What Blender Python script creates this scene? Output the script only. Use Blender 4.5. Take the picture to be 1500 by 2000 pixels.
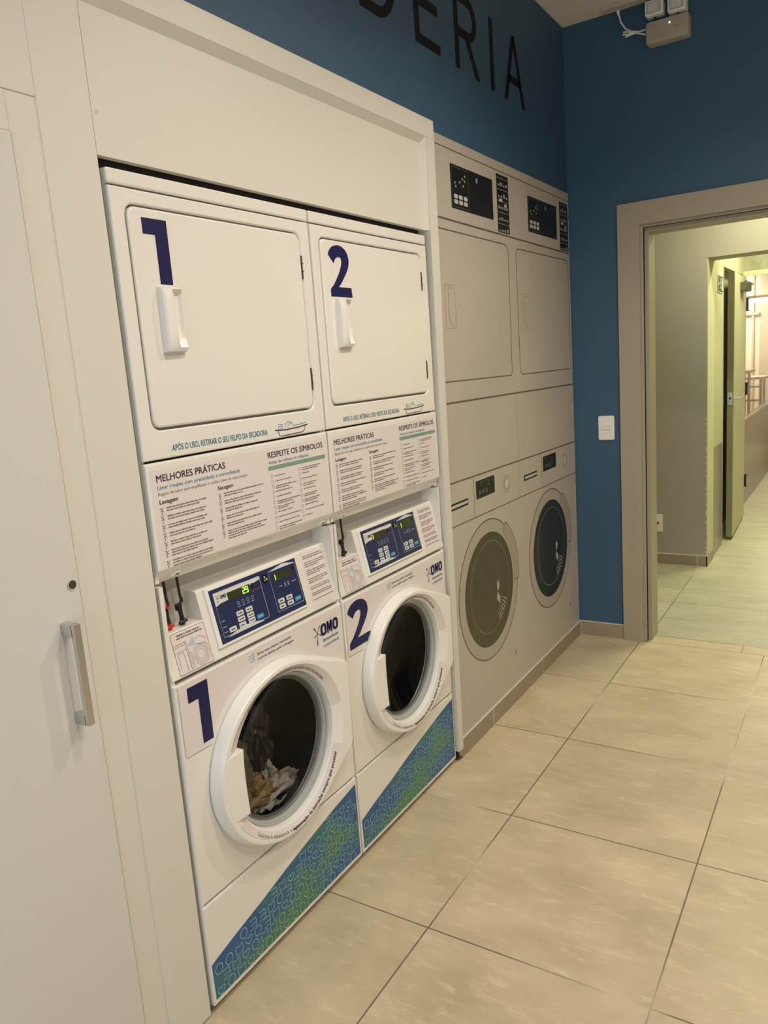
import bpy, bmesh, math, random
from mathutils import Vector, Matrix
random.seed(7)
for o in list(bpy.data.objects): bpy.data.objects.remove(o)
S = bpy.context.scene
C = S.collection
PI = math.pi

# ------------------------------------------------------------------ camera
cam_d = bpy.data.cameras.new('camera'); cam = bpy.data.objects.new('camera', cam_d); C.objects.link(cam)
cam_d.sensor_fit = 'VERTICAL'; cam_d.sensor_height = 36.0
cam_d.lens = 36.0 * 1500.695 / 2000.0
cam_d.clip_start = 0.02; cam_d.clip_end = 100
_r = Vector((0.8492613008, 0.5229010296, -0.0730051789))
_u = Vector((-0.0352210503, 0.1940764738, 0.9803539156))
_f = Vector((-0.5267966596, 0.8300053226, -0.1832387621))
M = Matrix(((_r.x, _u.x, -_f.x, 1.336344), (_r.y, _u.y, -_f.y, -1.139666), (_r.z, _u.z, -_f.z, 1.567683), (0, 0, 0, 1)))
cam.matrix_world = M
S.camera = cam

# ------------------------------------------------------------------ view and world
S.view_settings.view_transform = 'Standard'; S.view_settings.look = 'None'
S.view_settings.gamma = 1; S.view_settings.use_curve_mapping = False
S.view_settings.exposure = 0.0
W = bpy.data.worlds.new('world'); S.world = W; W.use_nodes = True
W.node_tree.nodes['Background'].inputs[0].default_value = (1.0, 0.9, 0.78, 1)
W.node_tree.nodes['Background'].inputs[1].default_value = 0.0

# ceiling downlights of the laundry: (x, y, watts)
DOWN = [(1.15, 1.40, 76), (1.15, 0.20, 58), (2.20, 0.70, 54), (2.20, -0.30, 68)]
DAY = 46
DOWN_COL = (1.0, 0.885, 0.745)
HALL = [(0.95, 4.05, 2.60, 23), (1.10, 5.6, 2.60, 38)]
HALL_COL = (0.96, 1.0, 0.60)
FAR = [(0.9, 8.0, 2.68, 40), (-0.5, 11.0, 2.68, 170)]
FAR_COL = (1.0, 0.86, 0.70)
YE = 2.9645; XW = -0.004; H = 3.164

# ------------------------------------------------------------------ materials
def new_mat(name):
    m = bpy.data.materials.new(name); m.use_nodes = True
    return m, m.node_tree, m.node_tree.nodes['Principled BSDF']
def mat(name, col, rough=0.5, metal=0.0, coat=0.0, emis=None, es=0.0, noise=0.0, nscale=6.0, bump=0.0, bscale=200.0, spec=0.5):
    m, nt, b = new_mat(name)
    b.inputs['Base Color'].default_value = (*col, 1); b.inputs['Roughness'].default_value = rough
    b.inputs['Metallic'].default_value = metal; b.inputs['Coat Weight'].default_value = coat
    b.inputs['Coat Roughness'].default_value = 0.08
    b.inputs['Specular IOR Level'].default_value = spec
    if emis:
        b.inputs['Emission Color'].default_value = (*emis, 1); b.inputs['Emission Strength'].default_value = es
    tc = nt.nodes.new('ShaderNodeTexCoord')
    if noise > 0:
        n = nt.nodes.new('ShaderNodeTexNoise'); n.inputs['Scale'].default_value = nscale; n.inputs['Detail'].default_value = 5
        nt.links.new(tc.outputs['Object'], n.inputs['Vector'])
        mx = nt.nodes.new('ShaderNodeMix'); mx.data_type = 'RGBA'
        mx.inputs[6].default_value = (*[c * (1 - noise) for c in col], 1); mx.inputs[7].default_value = (*[min(1, c * (1 + noise)) for c in col], 1)
        nt.links.new(n.outputs['Fac'], mx.inputs[0]); nt.links.new(mx.outputs[2], b.inputs['Base Color'])
    if bump > 0:
        n2 = nt.nodes.new('ShaderNodeTexNoise'); n2.inputs['Scale'].default_value = bscale; n2.inputs['Detail'].default_value = 3
        nt.links.new(tc.outputs['Object'], n2.inputs['Vector'])
        bp = nt.nodes.new('ShaderNodeBump'); bp.inputs['Strength'].default_value = bump; bp.inputs['Distance'].default_value = 0.002
        nt.links.new(n2.outputs['Fac'], bp.inputs['Height']); nt.links.new(bp.outputs['Normal'], b.inputs['Normal'])
    return m
def glass_mat(name, tint, refl_rough=0.0, ior=1.5):
    m = bpy.data.materials.new(name); m.use_nodes = True; nt = m.node_tree; nt.nodes.clear()
    out = nt.nodes.new('ShaderNodeOutputMaterial'); mx = nt.nodes.new('ShaderNodeMixShader')
    t = nt.nodes.new('ShaderNodeBsdfTransparent'); t.inputs[0].default_value = (*tint, 1)
    g = nt.nodes.new('ShaderNodeBsdfGlossy'); g.inputs['Roughness'].default_value = refl_rough
    f = nt.nodes.new('ShaderNodeLayerWeight'); f.inputs['Blend'].default_value = 0.5
    p = nt.nodes.new('ShaderNodeMath'); p.operation = 'POWER'; p.inputs[1].default_value = 5.0; nt.links.new(f.outputs['Facing'], p.inputs[0])
    q = nt.nodes.new('ShaderNodeMath'); q.operation = 'MULTIPLY_ADD'; q.inputs[1].default_value = 0.6; q.inputs[2].default_value = ((ior - 1) / (ior + 1)) ** 2 * 0.55; nt.links.new(p.outputs[0], q.inputs[0])
    nt.links.new(q.outputs[0], mx.inputs[0]); nt.links.new(t.outputs[0], mx.inputs[1]); nt.links.new(g.outputs[0], mx.inputs[2])
    nt.links.new(mx.outputs[0], out.inputs[0]); return m
def tile_mat(name, x0, y0, s, sy=None, cA=(0.47, 0.38, 0.25), cB=(0.64, 0.53, 0.37), grout=(0.15, 0.12, 0.09), g=0.0045, xoff=0.0):
    sy = sy or s
    m, nt, b = new_mat(name); L = nt.links; N = nt.nodes
    tc = N.new('ShaderNodeTexCoord'); sp = N.new('ShaderNodeSeparateXYZ'); L.new(tc.outputs['Object'], sp.inputs[0])
    def math_(op, a, bb=None, clamp=False):
        n = N.new('ShaderNodeMath'); n.operation = op; n.use_clamp = clamp
        for i, v in enumerate((a, bb)):
            if v is None: continue
            if isinstance(v, (int, float)): n.inputs[i].default_value = v
            else: L.new(v, n.inputs[i])
        return n.outputs[0]
    def axis(o, off, size):
        t = math_('DIVIDE', math_('SUBTRACT', o, off), size)
        fr = math_('FRACT', t)
        d = math_('MULTIPLY', math_('MINIMUM', fr, math_('SUBTRACT', 1.0, fr)), size)
        return math_('LESS_THAN', d, g / 2), math_('FLOOR', t), d
    gx, ix, dx = axis(sp.outputs[0], x0, s); gy, iy, dy = axis(sp.outputs[1], y0, sy)
    gm = math_('MAXIMUM', gx, gy)
    cell = N.new('ShaderNodeCombineXYZ'); L.new(ix, cell.inputs[0]); L.new(iy, cell.inputs[1])
    wn = N.new('ShaderNodeTexWhiteNoise'); wn.noise_dimensions = '3D'; L.new(cell.outputs[0], wn.inputs[0])
    # cloudy cement pattern, shifted per tile
    add = N.new('ShaderNodeVectorMath'); add.operation = 'MULTIPLY_ADD'; L.new(wn.outputs['Color'], add.inputs[0]); add.inputs[1].default_value = (7, 7, 7); L.new(tc.outputs['Object'], add.inputs[2])
    mp = N.new('ShaderNodeMapping'); L.new(add.outputs[0], mp.inputs[0]); mp.inputs['Scale'].default_value = (3.0, 4.6, 3.0)
    n1 = N.new('ShaderNodeTexNoise'); n1.inputs['Scale'].default_value = 1.2; n1.inputs['Detail'].default_value = 8; n1.inputs['Roughness'].default_value = 0.6; L.new(mp.outputs[0], n1.inputs['Vector'])
    mp2 = N.new('ShaderNodeMapping'); L.new(add.outputs[0], mp2.inputs[0]); mp2.inputs['Scale'].default_value = (7.0, 22.0, 7.0); mp2.inputs['Rotation'].default_value = (0, 0, 0.35)
    n2 = N.new('ShaderNodeTexNoise'); n2.inputs['Scale'].default_value = 1.6; n2.inputs['Detail'].default_value = 9; n2.inputs['Roughness'].default_value = 0.68; L.new(mp2.outputs[0], n2.inputs['Vector'])
    r1 = N.new('ShaderNodeValToRGB'); r1.color_ramp.elements[0].position = 0.30; r1.color_ramp.elements[1].position = 0.72
    r1.color_ramp.elements[0].color = (*cA, 1); r1.color_ramp.elements[1].color = (*cB, 1); L.new(n1.outputs['Fac'], r1.inputs[0])
    r2 = N.new('ShaderNodeValToRGB'); r2.color_ramp.elements[0].position = 0.53; r2.color_ramp.elements[1].position = 0.74
    r2.color_ramp.elements[0].color = (0, 0, 0, 1); r2.color_ramp.elements[1].color = (0.55, 0.55, 0.55, 1); L.new(n2.outputs['Fac'], r2.inputs[0])
    mx = N.new('ShaderNodeMix'); mx.data_type = 'RGBA'; L.new(r2.outputs[0], mx.inputs[0]); L.new(r1.outputs[0], mx.inputs[6]); mx.inputs[7].default_value = (*[min(1, c * 1.28) for c in cB], 1)
    val = N.new('ShaderNodeHueSaturation'); L.new(mx.outputs[2], val.inputs['Color'])
    L.new(math_('ADD', math_('MULTIPLY', wn.outputs['Value'], 0.08), 0.96), val.inputs['Value'])
    # grout varies between dirty dark and clean light
    n3 = N.new('ShaderNodeTexNoise'); n3.inputs['Scale'].default_value = 1.3; L.new(tc.outputs['Object'], n3.inputs['Vector'])
    gr = N.new('ShaderNodeValToRGB'); gr.color_ramp.elements[0].position = 0.50; gr.color_ramp.elements[1].position = 0.62
    gr.color_ramp.elements[0].color = (*grout, 1); gr.color_ramp.elements[1].color = (0.60, 0.52, 0.38, 1); L.new(n3.outputs['Fac'], gr.inputs[0])
    m2 = N.new('ShaderNodeMix'); m2.data_type = 'RGBA'; L.new(gm, m2.inputs[0]); L.new(val.outputs[0], m2.inputs[6]); L.new(gr.outputs[0], m2.inputs[7])
    L.new(m2.outputs[2], b.inputs['Base Color'])
    b.inputs['Roughness'].default_value = 0.42
    bp = N.new('ShaderNodeBump'); bp.inputs['Strength'].default_value = 0.5; bp.inputs['Distance'].default_value = 0.002
    L.new(math_('SUBTRACT', 1.0, gm), bp.inputs['Height']); L.new(bp.outputs['Normal'], b.inputs['Normal'])
    return m

m_enamel = mat('white_enamel', (0.80, 0.77, 0.72), 0.22, coat=0.5, bump=0.03, bscale=500)
m_plastic = mat('white_plastic', (0.84, 0.82, 0.79), 0.28, coat=0.3)
m_vinyl = mat('white_vinyl_sticker', (0.74, 0.68, 0.66), 0.38)
m_lam = mat('ivory_laminate', (0.69, 0.66, 0.60), 0.45, bump=0.05, bscale=90)
m_lamdoor = mat('white_laminate', (0.655, 0.64, 0.605), 0.45, bump=0.05, bscale=90)
m_edge = mat('yellowish_laminate_edge', (0.70, 0.65, 0.53), 0.5)  # slightly yellower than the laminate faces
m_chrome = mat('brushed_chrome', (0.62, 0.63, 0.63), 0.25, metal=1.0)
m_steel = mat('dark_steel', (0.20, 0.19, 0.17), 0.35, metal=1.0)
m_hinge = mat('hinge_bronze', (0.10, 0.085, 0.06), 0.4, metal=0.6)
m_gapshade = mat('gap_shade', (0.012, 0.010, 0.009), 0.8)  # near-black colour standing in for shade in the gaps
m_rubber = mat('grey_rubber', (0.13, 0.135, 0.13), 0.45)
m_gasket = mat('pale_gasket', (0.42, 0.44, 0.43), 0.35)
m_greypshade = mat('grey_plastic_and_shade', (0.50, 0.49, 0.47), 0.5)  # grey lamp plastic, also the shade put into recesses as colour
m_navy = mat('navy_print', (0.014, 0.012, 0.075), 0.5, spec=0.25)
m_ink = mat('black_ink', (0.035, 0.025, 0.045), 0.5)
m_blueink = mat('blue_ink', (0.07, 0.23, 0.38), 0.5)
m_tealink = mat('teal_ink', (0.03, 0.17, 0.26), 0.5)
m_browni = mat('brown_ink', (0.22, 0.15, 0.15), 0.5)
m_greenbar = mat('green_bar', (0.20, 0.33, 0.25), 0.5)
m_paleb = mat('pale_blue_ink', (0.42, 0.53, 0.62), 0.5)
m_careb = mat('care_symbol_ink', (0.24, 0.32, 0.36), 0.5)
m_midblue = mat('mid_blue_key', (0.05, 0.26, 0.50), 0.4)
m_panelnavy = mat('control_navy', (0.022, 0.028, 0.088), 0.30, coat=0.2)
m_key = mat('white_key', (0.66, 0.66, 0.64), 0.4)
m_line = mat('pale_line', (0.45, 0.50, 0.62), 0.4)
m_redline = mat('red_line', (0.35, 0.06, 0.07), 0.4)
m_lcd = mat('unlit_display', (0.045, 0.048, 0.018), 0.12)
m_led = mat('green_led', (0.1, 0.5, 0.02), 0.4, emis=(0.30, 1.0, 0.06), es=2.6)
m_ledg = mat('green_led_glow', (0.06, 0.2, 0.02), 0.4, emis=(0.10, 0.45, 0.02), es=0.35)
m_redp = mat('red_plastic', (0.45, 0.02, 0.02), 0.35)
m_blackp = mat('black_plastic', (0.012, 0.010, 0.012), 0.35)
m_blue = mat('blue_wall_paint', (0.040, 0.098, 0.172), 0.55, noise=0.06, nscale=2.0, bump=0.12, bscale=160)
m_letter = mat('black_letter', (0.006, 0.005, 0.006), 0.6, spec=0.2)
m_white = mat('ceiling_paint', (0.80, 0.75, 0.68), 0.8, bump=0.08, bscale=60)
m_wallw = mat('plain_wall_paint', (0.70, 0.66, 0.60), 0.8)
m_taupe = mat('taupe_door_frame', (0.38, 0.33, 0.25), 0.42, noise=0.06, nscale=3.0)
m_skirt = mat('tile_skirting', (0.33, 0.265, 0.185), 0.42, noise=0.15, nscale=9.0)
m_caulk = mat('white_grout_bead', (0.62, 0.60, 0.54), 0.7)
m_mural = mat('printed_mural', (0.49, 0.44, 0.375), 0.36, noise=0.03, nscale=1.5)
m_mline = mat('printed_line', (0.13, 0.10, 0.075), 0.4)
m_mlight = mat('printed_highlight', (0.62, 0.55, 0.46), 0.4)
m_mblack = mat('printed_black', (0.008, 0.010, 0.011), 0.4)
m_mgrey = mat('printed_grey', (0.33, 0.29, 0.25), 0.4)
m_mkey = mat('printed_key', (0.52, 0.50, 0.46), 0.4)
m_vest = mat('grey_vestibule_paint', (0.40, 0.345, 0.30), 0.7, noise=0.08, nscale=2.0, bump=0.1, bscale=60)
m_vestc = mat('cream_jamb_paint', (0.62, 0.58, 0.40), 0.6, noise=0.08, nscale=6.0)
m_hallc = mat('cream_hall_paint', (0.50, 0.47, 0.31), 0.6, noise=0.12, nscale=5.0)
m_dado = mat('grey_dado_panel', (0.19, 0.165, 0.12), 0.22, noise=0.1, nscale=4.0)
m_leaf = mat('olive_door_edge', (0.26, 0.24, 0.15), 0.45, noise=0.08, nscale=7.0)
m_leaff = mat('painted_door_face', (0.42, 0.40, 0.27), 0.40)
m_marble = mat('mottled_stone', (0.33, 0.32, 0.24), 0.25, noise=0.55, nscale=11.0)
m_curtain = mat('peach_panel', (0.85, 0.70, 0.56), 0.6, noise=0.15, nscale=5.0)
m_fargrey = mat('far_wall_paint', (0.46, 0.42, 0.35), 0.5, noise=0.1, nscale=3)
m_lampe = mat('lamp_diffuser', (0.9, 0.9, 0.85), 0.5, emis=(1.0, 0.93, 0.80), es=6.0)
m_foam = mat('soap_foam', (0.36, 0.34, 0.30), 0.55, noise=0.6, nscale=38.0)
m_cloth = mat('wet_brown_cloth', (0.26, 0.17, 0.07), 0.5, noise=0.6, nscale=25)
m_clothd = mat('wet_olive_cloth', (0.10, 0.085, 0.05), 0.45, noise=0.5, nscale=15)
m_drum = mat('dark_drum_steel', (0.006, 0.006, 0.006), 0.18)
m_glass = glass_mat('door_glass', (0.80, 0.79, 0.77), 0.02, 1.5)
m_pane = glass_mat('partition_glass', (0.88, 0.88, 0.84), 0.0, 1.45)
m_lens = glass_mat('lamp_lens', (0.8, 0.8, 0.8), 0.1, 1.5)
m_floor = tile_mat('beige_floor_tile', 0.3341, 0.5092, 0.6123)
m_floor2 = tile_mat('threshold_tile', 0.2280, 2.958, 0.6123, 0.108)
m_floor3 = tile_mat('hall_floor_tile', 0.360, 3.070, 0.6123, 0.310, cA=(0.38, 0.36, 0.26), cB=(0.50, 0.47, 0.35))

def kick_mat():
    m, nt, b = new_mat('blue_green_print'); N = nt.nodes; L = nt.links
    tc = N.new('ShaderNodeTexCoord'); mp = N.new('ShaderNodeMapping'); mp.inputs['Scale'].default_value = (1, 3.2, 9.0); L.new(tc.outputs['Object'], mp.inputs[0])
    n = N.new('ShaderNodeTexNoise'); n.inputs['Scale'].default_value = 1.3; n.inputs['Detail'].default_value = 1.5; L.new(mp.outputs[0], n.inputs['Vector'])
    r = N.new('ShaderNodeValToRGB'); e = r.color_ramp.elements
    e[0].position = 0.40; e[0].color = (0.026, 0.105, 0.27, 1); e[1].position = 0.66; e[1].color = (0.075, 0.20, 0.085, 1)
    x = e.new(0.52); x.color = (0.04, 0.16, 0.19, 1)
    L.new(n.outputs['Fac'], r.inputs[0]); L.new(r.outputs[0], b.inputs['Base Color']); b.inputs['Roughness'].default_value = 0.4
    return m
m_kick = kick_mat()
m_icon = mat('pale_icon_line', (0.27, 0.46, 0.55), 0.45)

# ------------------------------------------------------------------ mesh helpers (x = outward depth, y = right, z = up)
def link(name, me, parent=None, mats=(), smooth=False):
    o = bpy.data.objects.new(name, me); C.objects.link(o)
    for m in (mats if isinstance(mats, (list, tuple)) else [mats]): me.materials.append(m)
    if parent: o.parent = parent
    if smooth:
        for p in me.polygons: p.use_smooth = True
    return o
def tag(o, label=None, cat=None, group=None, kind=None):
    if label: o['label'] = label
    if cat: o['category'] = cat
    if group: o['group'] = group
    if kind: o['kind'] = kind
    return o
def thing(name, loc, label, cat, group=None):
    o = bpy.data.objects.new(name, None); C.objects.link(o); o.location = loc; o.empty_display_size = 0.05
    return tag(o, label, cat, group)
class MB:
    def __init__(s): s.bm = bmesh.new(); s.mi = 0
    def box(s, x0, x1, y0, y1, z0, z1, b=0.0):
        r = bmesh.ops.create_cube(s.bm, size=1.0)
        for v in r['verts']: v.co = Vector((x0 + (v.co.x + .5) * (x1 - x0), y0 + (v.co.y + .5) * (y1 - y0), z0 + (v.co.z + .5) * (z1 - z0)))
        fs = {f for v in r['verts'] for f in v.link_faces}
        if b > 0:
            es = list({e for f in fs for e in f.edges})
            rr = bmesh.ops.bevel(s.bm, geom=es, offset=b, segments=2, affect='EDGES', profile=0.5)
            fs = set(rr['faces']) | {f for f in fs if f.is_valid}
        for f in fs:
            if f.is_valid: f.material_index = s.mi
        return s
    def loops(s, LL, cap0=True, cap1=True, closed=True):
        V = [[s.bm.verts.new(p) for p in L] for L in LL]
        n = len(V[0])
        for a, b in zip(V, V[1:]):
            for i in range(n if closed else n - 1):
                j = (i + 1) % n
                f = s.bm.faces.new((a[i], a[j], b[j], b[i])); f.material_index = s.mi
        for c, L in ((cap0, V[0]), (cap1, V[-1])):
            if c:
                f = s.bm.faces.new(L if L is V[0] else L); f.material_index = s.mi
        return s
    def prism(s, pts, x0, x1, bev=0.0, F=None, hole=None):
        F = F or (lambda u, z, d: (d, u, z))
        LL = [[F(u, z, x0) for u, z in pts]]
        if bev > 0:
            LL.append([F(u, z, x1 - bev) for u, z in pts]); LL.append([F(u, z, x1 - bev * .3) for u, z in inset(pts, bev * .3)]); ip = inset(pts, bev)
            LL.append([F(u, z, x1) for u, z in ip])
        else: LL.append([F(u, z, x1) for u, z in pts])
        if hole:
            LL.append([F(u, z, x1) for u, z in hole]); LL.append([F(u, z, x0) for u, z in hole]); LL.append([F(u, z, x0) for u, z in pts])
            return s.loops(LL, False, False)
        return s.loops(LL)
    def flat(s, pts, x, F=None, th=0.0004):
        return s.prism(pts, x - th, x, F=F)
    def ring(s, cy, cz, r0, r1, x0, x1, n=64):
        c = lambda r, x: [(x, cy + r * math.cos(t), cz + r * math.sin(t)) for t in [2 * PI * i / n for i in range(n)]]
        return s.loops([c(r1, x0), c(r1, x1), c(r0, x1), c(r0, x0), c(r1, x0)], False, False)
    def lathe(s, cy, cz, prof, n=64, cap0=False, cap1=False):
        return s.loops([[(x, cy + r * math.cos(2 * PI * i / n), cz + r * math.sin(2 * PI * i / n)) for i in range(n)] for x, r in prof], cap0, cap1)
    def tube(s, path, r, n=10, caps=True):
        P = [Vector(p) for p in path]; LL = []
        for i, p in enumerate(P):
            t = (P[min(i + 1, len(P) - 1)] - P[max(i - 1, 0)]).normalized()
            a = t.cross(Vector((0.3, 0.2, 0.93))); a = a.normalized() if a.length > 1e-3 else t.cross(Vector((1, 0, 0))).normalized(); b = t.cross(a)
            rr = r[i] if isinstance(r, (list, tuple)) else r
            LL.append([tuple(p + a * rr * math.cos(2 * PI * k / n) + b * rr * math.sin(2 * PI * k / n)) for k in range(n)])
        return s.loops(LL, caps, caps)
    def strip(s, pts, w, x, F=None, closed=False, th=0.0003):
        n = len(pts); q = []
        for i, (u, z) in enumerate(pts):
            a = pts[(i - 1) % n] if (closed or i > 0) else pts[i]; b = pts[(i + 1) % n] if (closed or i < n - 1) else pts[i]
            dx, dz = b[0] - a[0], b[1] - a[1]; L = math.hypot(dx, dz) or 1; q.append((-dz / L * w / 2, dx / L * w / 2))
        F = F or (lambda u, z, d: (d, u, z))
        A = [s.bm.verts.new(F(u + p, z + r, x)) for (u, z), (p, r) in zip(pts, q)]
        B = [s.bm.verts.new(F(u - p, z - r, x)) for (u, z), (p, r) in zip(pts, q)]
        for i in range(n if closed else n - 1):
            j = (i + 1) % n; f = s.bm.faces.new((A[i], B[i], B[j], A[j])); f.material_index = s.mi
        return s
    def rect(s, u0, u1, z0, z1, x, F=None):
        F = F or (lambda u, z, d: (d, u, z))
        f = s.bm.faces.new([s.bm.verts.new(F(u, z, x)) for u, z in ((u0, z0), (u1, z0), (u1, z1), (u0, z1))]); f.material_index = s.mi
        return s
    def poly(s, pts, x, F=None):
        F = F or (lambda u, z, d: (d, u, z))
        f = s.bm.faces.new([s.bm.verts.new(F(u, z, x)) for u, z in pts]); f.material_index = s.mi
        return s
    def build(s, name, mats, parent=None, smooth=False, autosmooth=False):
        bmesh.ops.recalc_face_normals(s.bm, faces=s.bm.faces)
        big = [f for f in s.bm.faces if len(f.verts) > 4]
        me = bpy.data.meshes.new(name); s.bm.to_mesh(me); s.bm.free()
        o = link(name, me, parent, mats)
        if smooth or autosmooth:
            for p in me.polygons: p.use_smooth = True
            me.set_sharp_from_angle(angle=math.radians(38))
        return o
def inset(pts, d):
    n = len(pts); area = sum(pts[i][0] * pts[(i + 1) % n][1] - pts[(i + 1) % n][0] * pts[i][1] for i in range(n)); sg = 1 if area > 0 else -1
    out = []
    for i in range(n):
        a, b, c = pts[i - 1], pts[i], pts[(i + 1) % n]
        def nr(p, q):
            L = math.hypot(q[0] - p[0], q[1] - p[1]) or 1e-9; return (-(q[1] - p[1]) / L * sg, (q[0] - p[0]) / L * sg)
        n1, n2 = nr(a, b), nr(b, c); m = (n1[0] + n2[0], n1[1] + n2[1]); k = 1 + n1[0] * n2[0] + n1[1] * n2[1]
        k = max(k, 0.3); out.append((b[0] + m[0] * d / k, b[1] + m[1] * d / k))
    return out
def rrect(u0, u1, z0, z1, r=0.01, n=6):
    p = []
    for cx, cz, a in ((u1 - r, z1 - r, 0), (u0 + r, z1 - r, 90), (u0 + r, z0 + r, 180), (u1 - r, z0 + r, 270)):
        for i in range(n + 1):
            t = math.radians(a + 90 * i / n); p.append((cx + r * math.cos(t), cz + r * math.sin(t)))
    return p
def circ(cy, cz, r, n=48, rz=None, a0=0, a1=360):
    rz = rz or r; m = n if a1 - a0 >= 360 else n + 1
    return [(cy + r * math.cos(math.radians(a0 + (a1 - a0) * i / n)), cz + rz * math.sin(math.radians(a0 + (a1 - a0) * i / n))) for i in range(m)]

# ------------------------------------------------------------------ lettering
_fc = {}
def glyphs(text, bold=0.0):
    k = (text, bold)
    if k in _fc: return _fc[k]
    cu = bpy.data.curves.new('t', 'FONT'); cu.body = text; cu.size = 1.0; cu.resolution_u = 3
    o = bpy.data.objects.new('t', cu); C.objects.link(o)
    bpy.context.view_layer.update()
    me = bpy.data.meshes.new_from_object(o.evaluated_get(bpy.context.evaluated_depsgraph_get()))
    V = [(v.co.x, v.co.y) for v in me.vertices]; Fc = [tuple(p.vertices) for p in me.polygons]
    bpy.data.objects.remove(o); bpy.data.curves.remove(cu); bpy.data.meshes.remove(me)
    if bold > 0:
        V0, F0, n0 = V, Fc, len(V); V, Fc = [], []
        for i, (dx, dy) in enumerate(((bold, bold * .5), (-bold, bold * .5), (bold, -bold * .5), (-bold, -bold * .5))):
            V += [(a + dx, c + dy) for a, c in V0]; Fc += [tuple(q + i * n0 for q in f) for f in F0]
    _fc[k] = (V, Fc); return _fc[k]
CAP = max(v[1] for v in glyphs('H')[0])
def text(s, t, u0, u1, z, h, x, bold=0.0, F=None, shear=0.0, center=False):
    """text with baseline z, cap height h, stretched to span u0..u1"""
    V, Fc = glyphs(t, bold); xs = [v[0] for v in V]; a, b = min(xs), max(xs)
    k = (u1 - u0) / (b - a); kz = h / CAP; F = F or (lambda u, zz, d: (d, u, zz))
    vs = [s.bm.verts.new(F(u0 + (vx - a) * k + shear * vy * kz, z + vy * kz, x + (.00002 * (i * 4 // len(V)) if bold > 0 else 0))) for i, (vx, vy) in enumerate(V)]
    for f in Fc:
        try: ff = s.bm.faces.new([vs[i] for i in f]); ff.material_index = s.mi
        except ValueError: pass
def words(s, u0, u1, z, h, x, F=None, seed=0):
    """an unreadable printed line: small word-sized marks"""
    rg = random.Random(seed); u = u0
    while u < u1 - h:
        w = min(h * rg.uniform(1.5, 5.2), u1 - u); s.rect(u, u + w, z, z + h * rg.uniform(.72, 1.0), x, F); u += w + h * .55

# ================================================================== ROOM
def struct(name, mb, m, label=None, **k):
    o = mb.build(name, m, **k); tag(o, kind='structure', label=label); return o
X1 = 3.1; Y0 = -2.7
b = MB(); b.box(-0.9, X1, Y0, 2.958, -0.12, 0.0); struct('floor', b, m_floor, 'beige cement tile floor of the laundry room')
b = MB(); b.box(0.2, X1, 2.958, 3.070, -0.12, 0.0); struct('floor_threshold', b, m_floor2, 'narrow row of beige tiles in the doorway')
b = MB(); b.box(-1.2, 2.2, 3.070, 12.2, -0.12, 0.0); struct('floor_hall', b, m_floor3, 'greenish lit tile floor beyond the doorway')
b = MB(); b.box(-0.9, X1 + .1, Y0 - .1, YE + .14, H, H + 0.1); struct('ceiling', b, m_white, 'plain off white ceiling')
# left wall: blue band above the built-in front and the wall behind the mural
b = MB(); b.prism([(-2.7, 2.398), (1.455, 2.398), (1.455, 0.0), (2.9645, 0.0), (2.9645, H), (-2.7, H)], -0.16, XW - 0.004)
struct('wall_left', b, m_blue, 'dark blue wall above the washers with black lettering')
b = MB(); b.box(-0.95, -0.87, Y0, 1.6, 0, 2.5); struct('wall_niche', b, m_wallw)
b = MB(); b.box(-0.87, 0.0 - .16, -2.7, 1.5, 2.43, 2.5); struct('ceiling_niche', b, m_wallw)
# end wall with doorway
DX0, DX1, DZ = 0.365, 1.30, 2.165
b = MB()
b.box(-0.2, DX0, YE, YE + .135, 0, H); b.box(DX1, X1, YE, YE + .135, 0, H); b.box(DX0, DX1, YE, YE + .135, DZ, H)
struct('wall_end', b, m_blue, 'dark blue end wall with the doorway')
b = MB(); b.box(X1, X1 + .1, Y0, YE + .14, 0, H); struct('wall_right', b, m_wallw)
b = MB(); b.box(-0.9, 0.1, Y0 - .1, Y0, 0, H); b.box(1.9, X1, Y0 - .1, Y0, 0, H); b.box(0.1, 1.9, Y0 - .1, Y0, 0, 0.4); b.box(0.1, 1.9, Y0 - .1, Y0, 2.3, H); struct('wall_back', b, m_wallw)
b = MB(); b.box(0.1, 1.9, Y0 - .06, Y0 - .052, 0.4, 2.3); b.mi = 1; b.box(0.1, 1.9, Y0 - .08, Y0 - .03, 0.4, 0.44); b.box(0.1, 1.9, Y0 - .08, Y0 - .03, 2.26, 2.3); b.box(0.98, 1.02, Y0 - .08, Y0 - .03, 0.44, 2.26); b.box(0.1, .14, Y0 - .08, Y0 - .03, 0.44, 2.26); b.box(1.86, 1.9, Y0 - .08, Y0 - .03, 0.44, 2.26)
struct('window_3', b, [m_pane, m_plastic], 'window behind the viewer')
_l = bpy.data.lights.new('daylight', 'AREA'); _l.shape = 'RECTANGLE'; _l.size = 1.8; _l.size_y = 1.9; _l.energy = DAY; _l.color = (0.58, 0.77, 1.0)
_o = bpy.data.objects.new('daylight', _l); C.objects.link(_o); _o.location = (1.0, Y0 - .2, 1.35); _o.rotation_euler = (math.radians(90), 0, 0)
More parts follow.
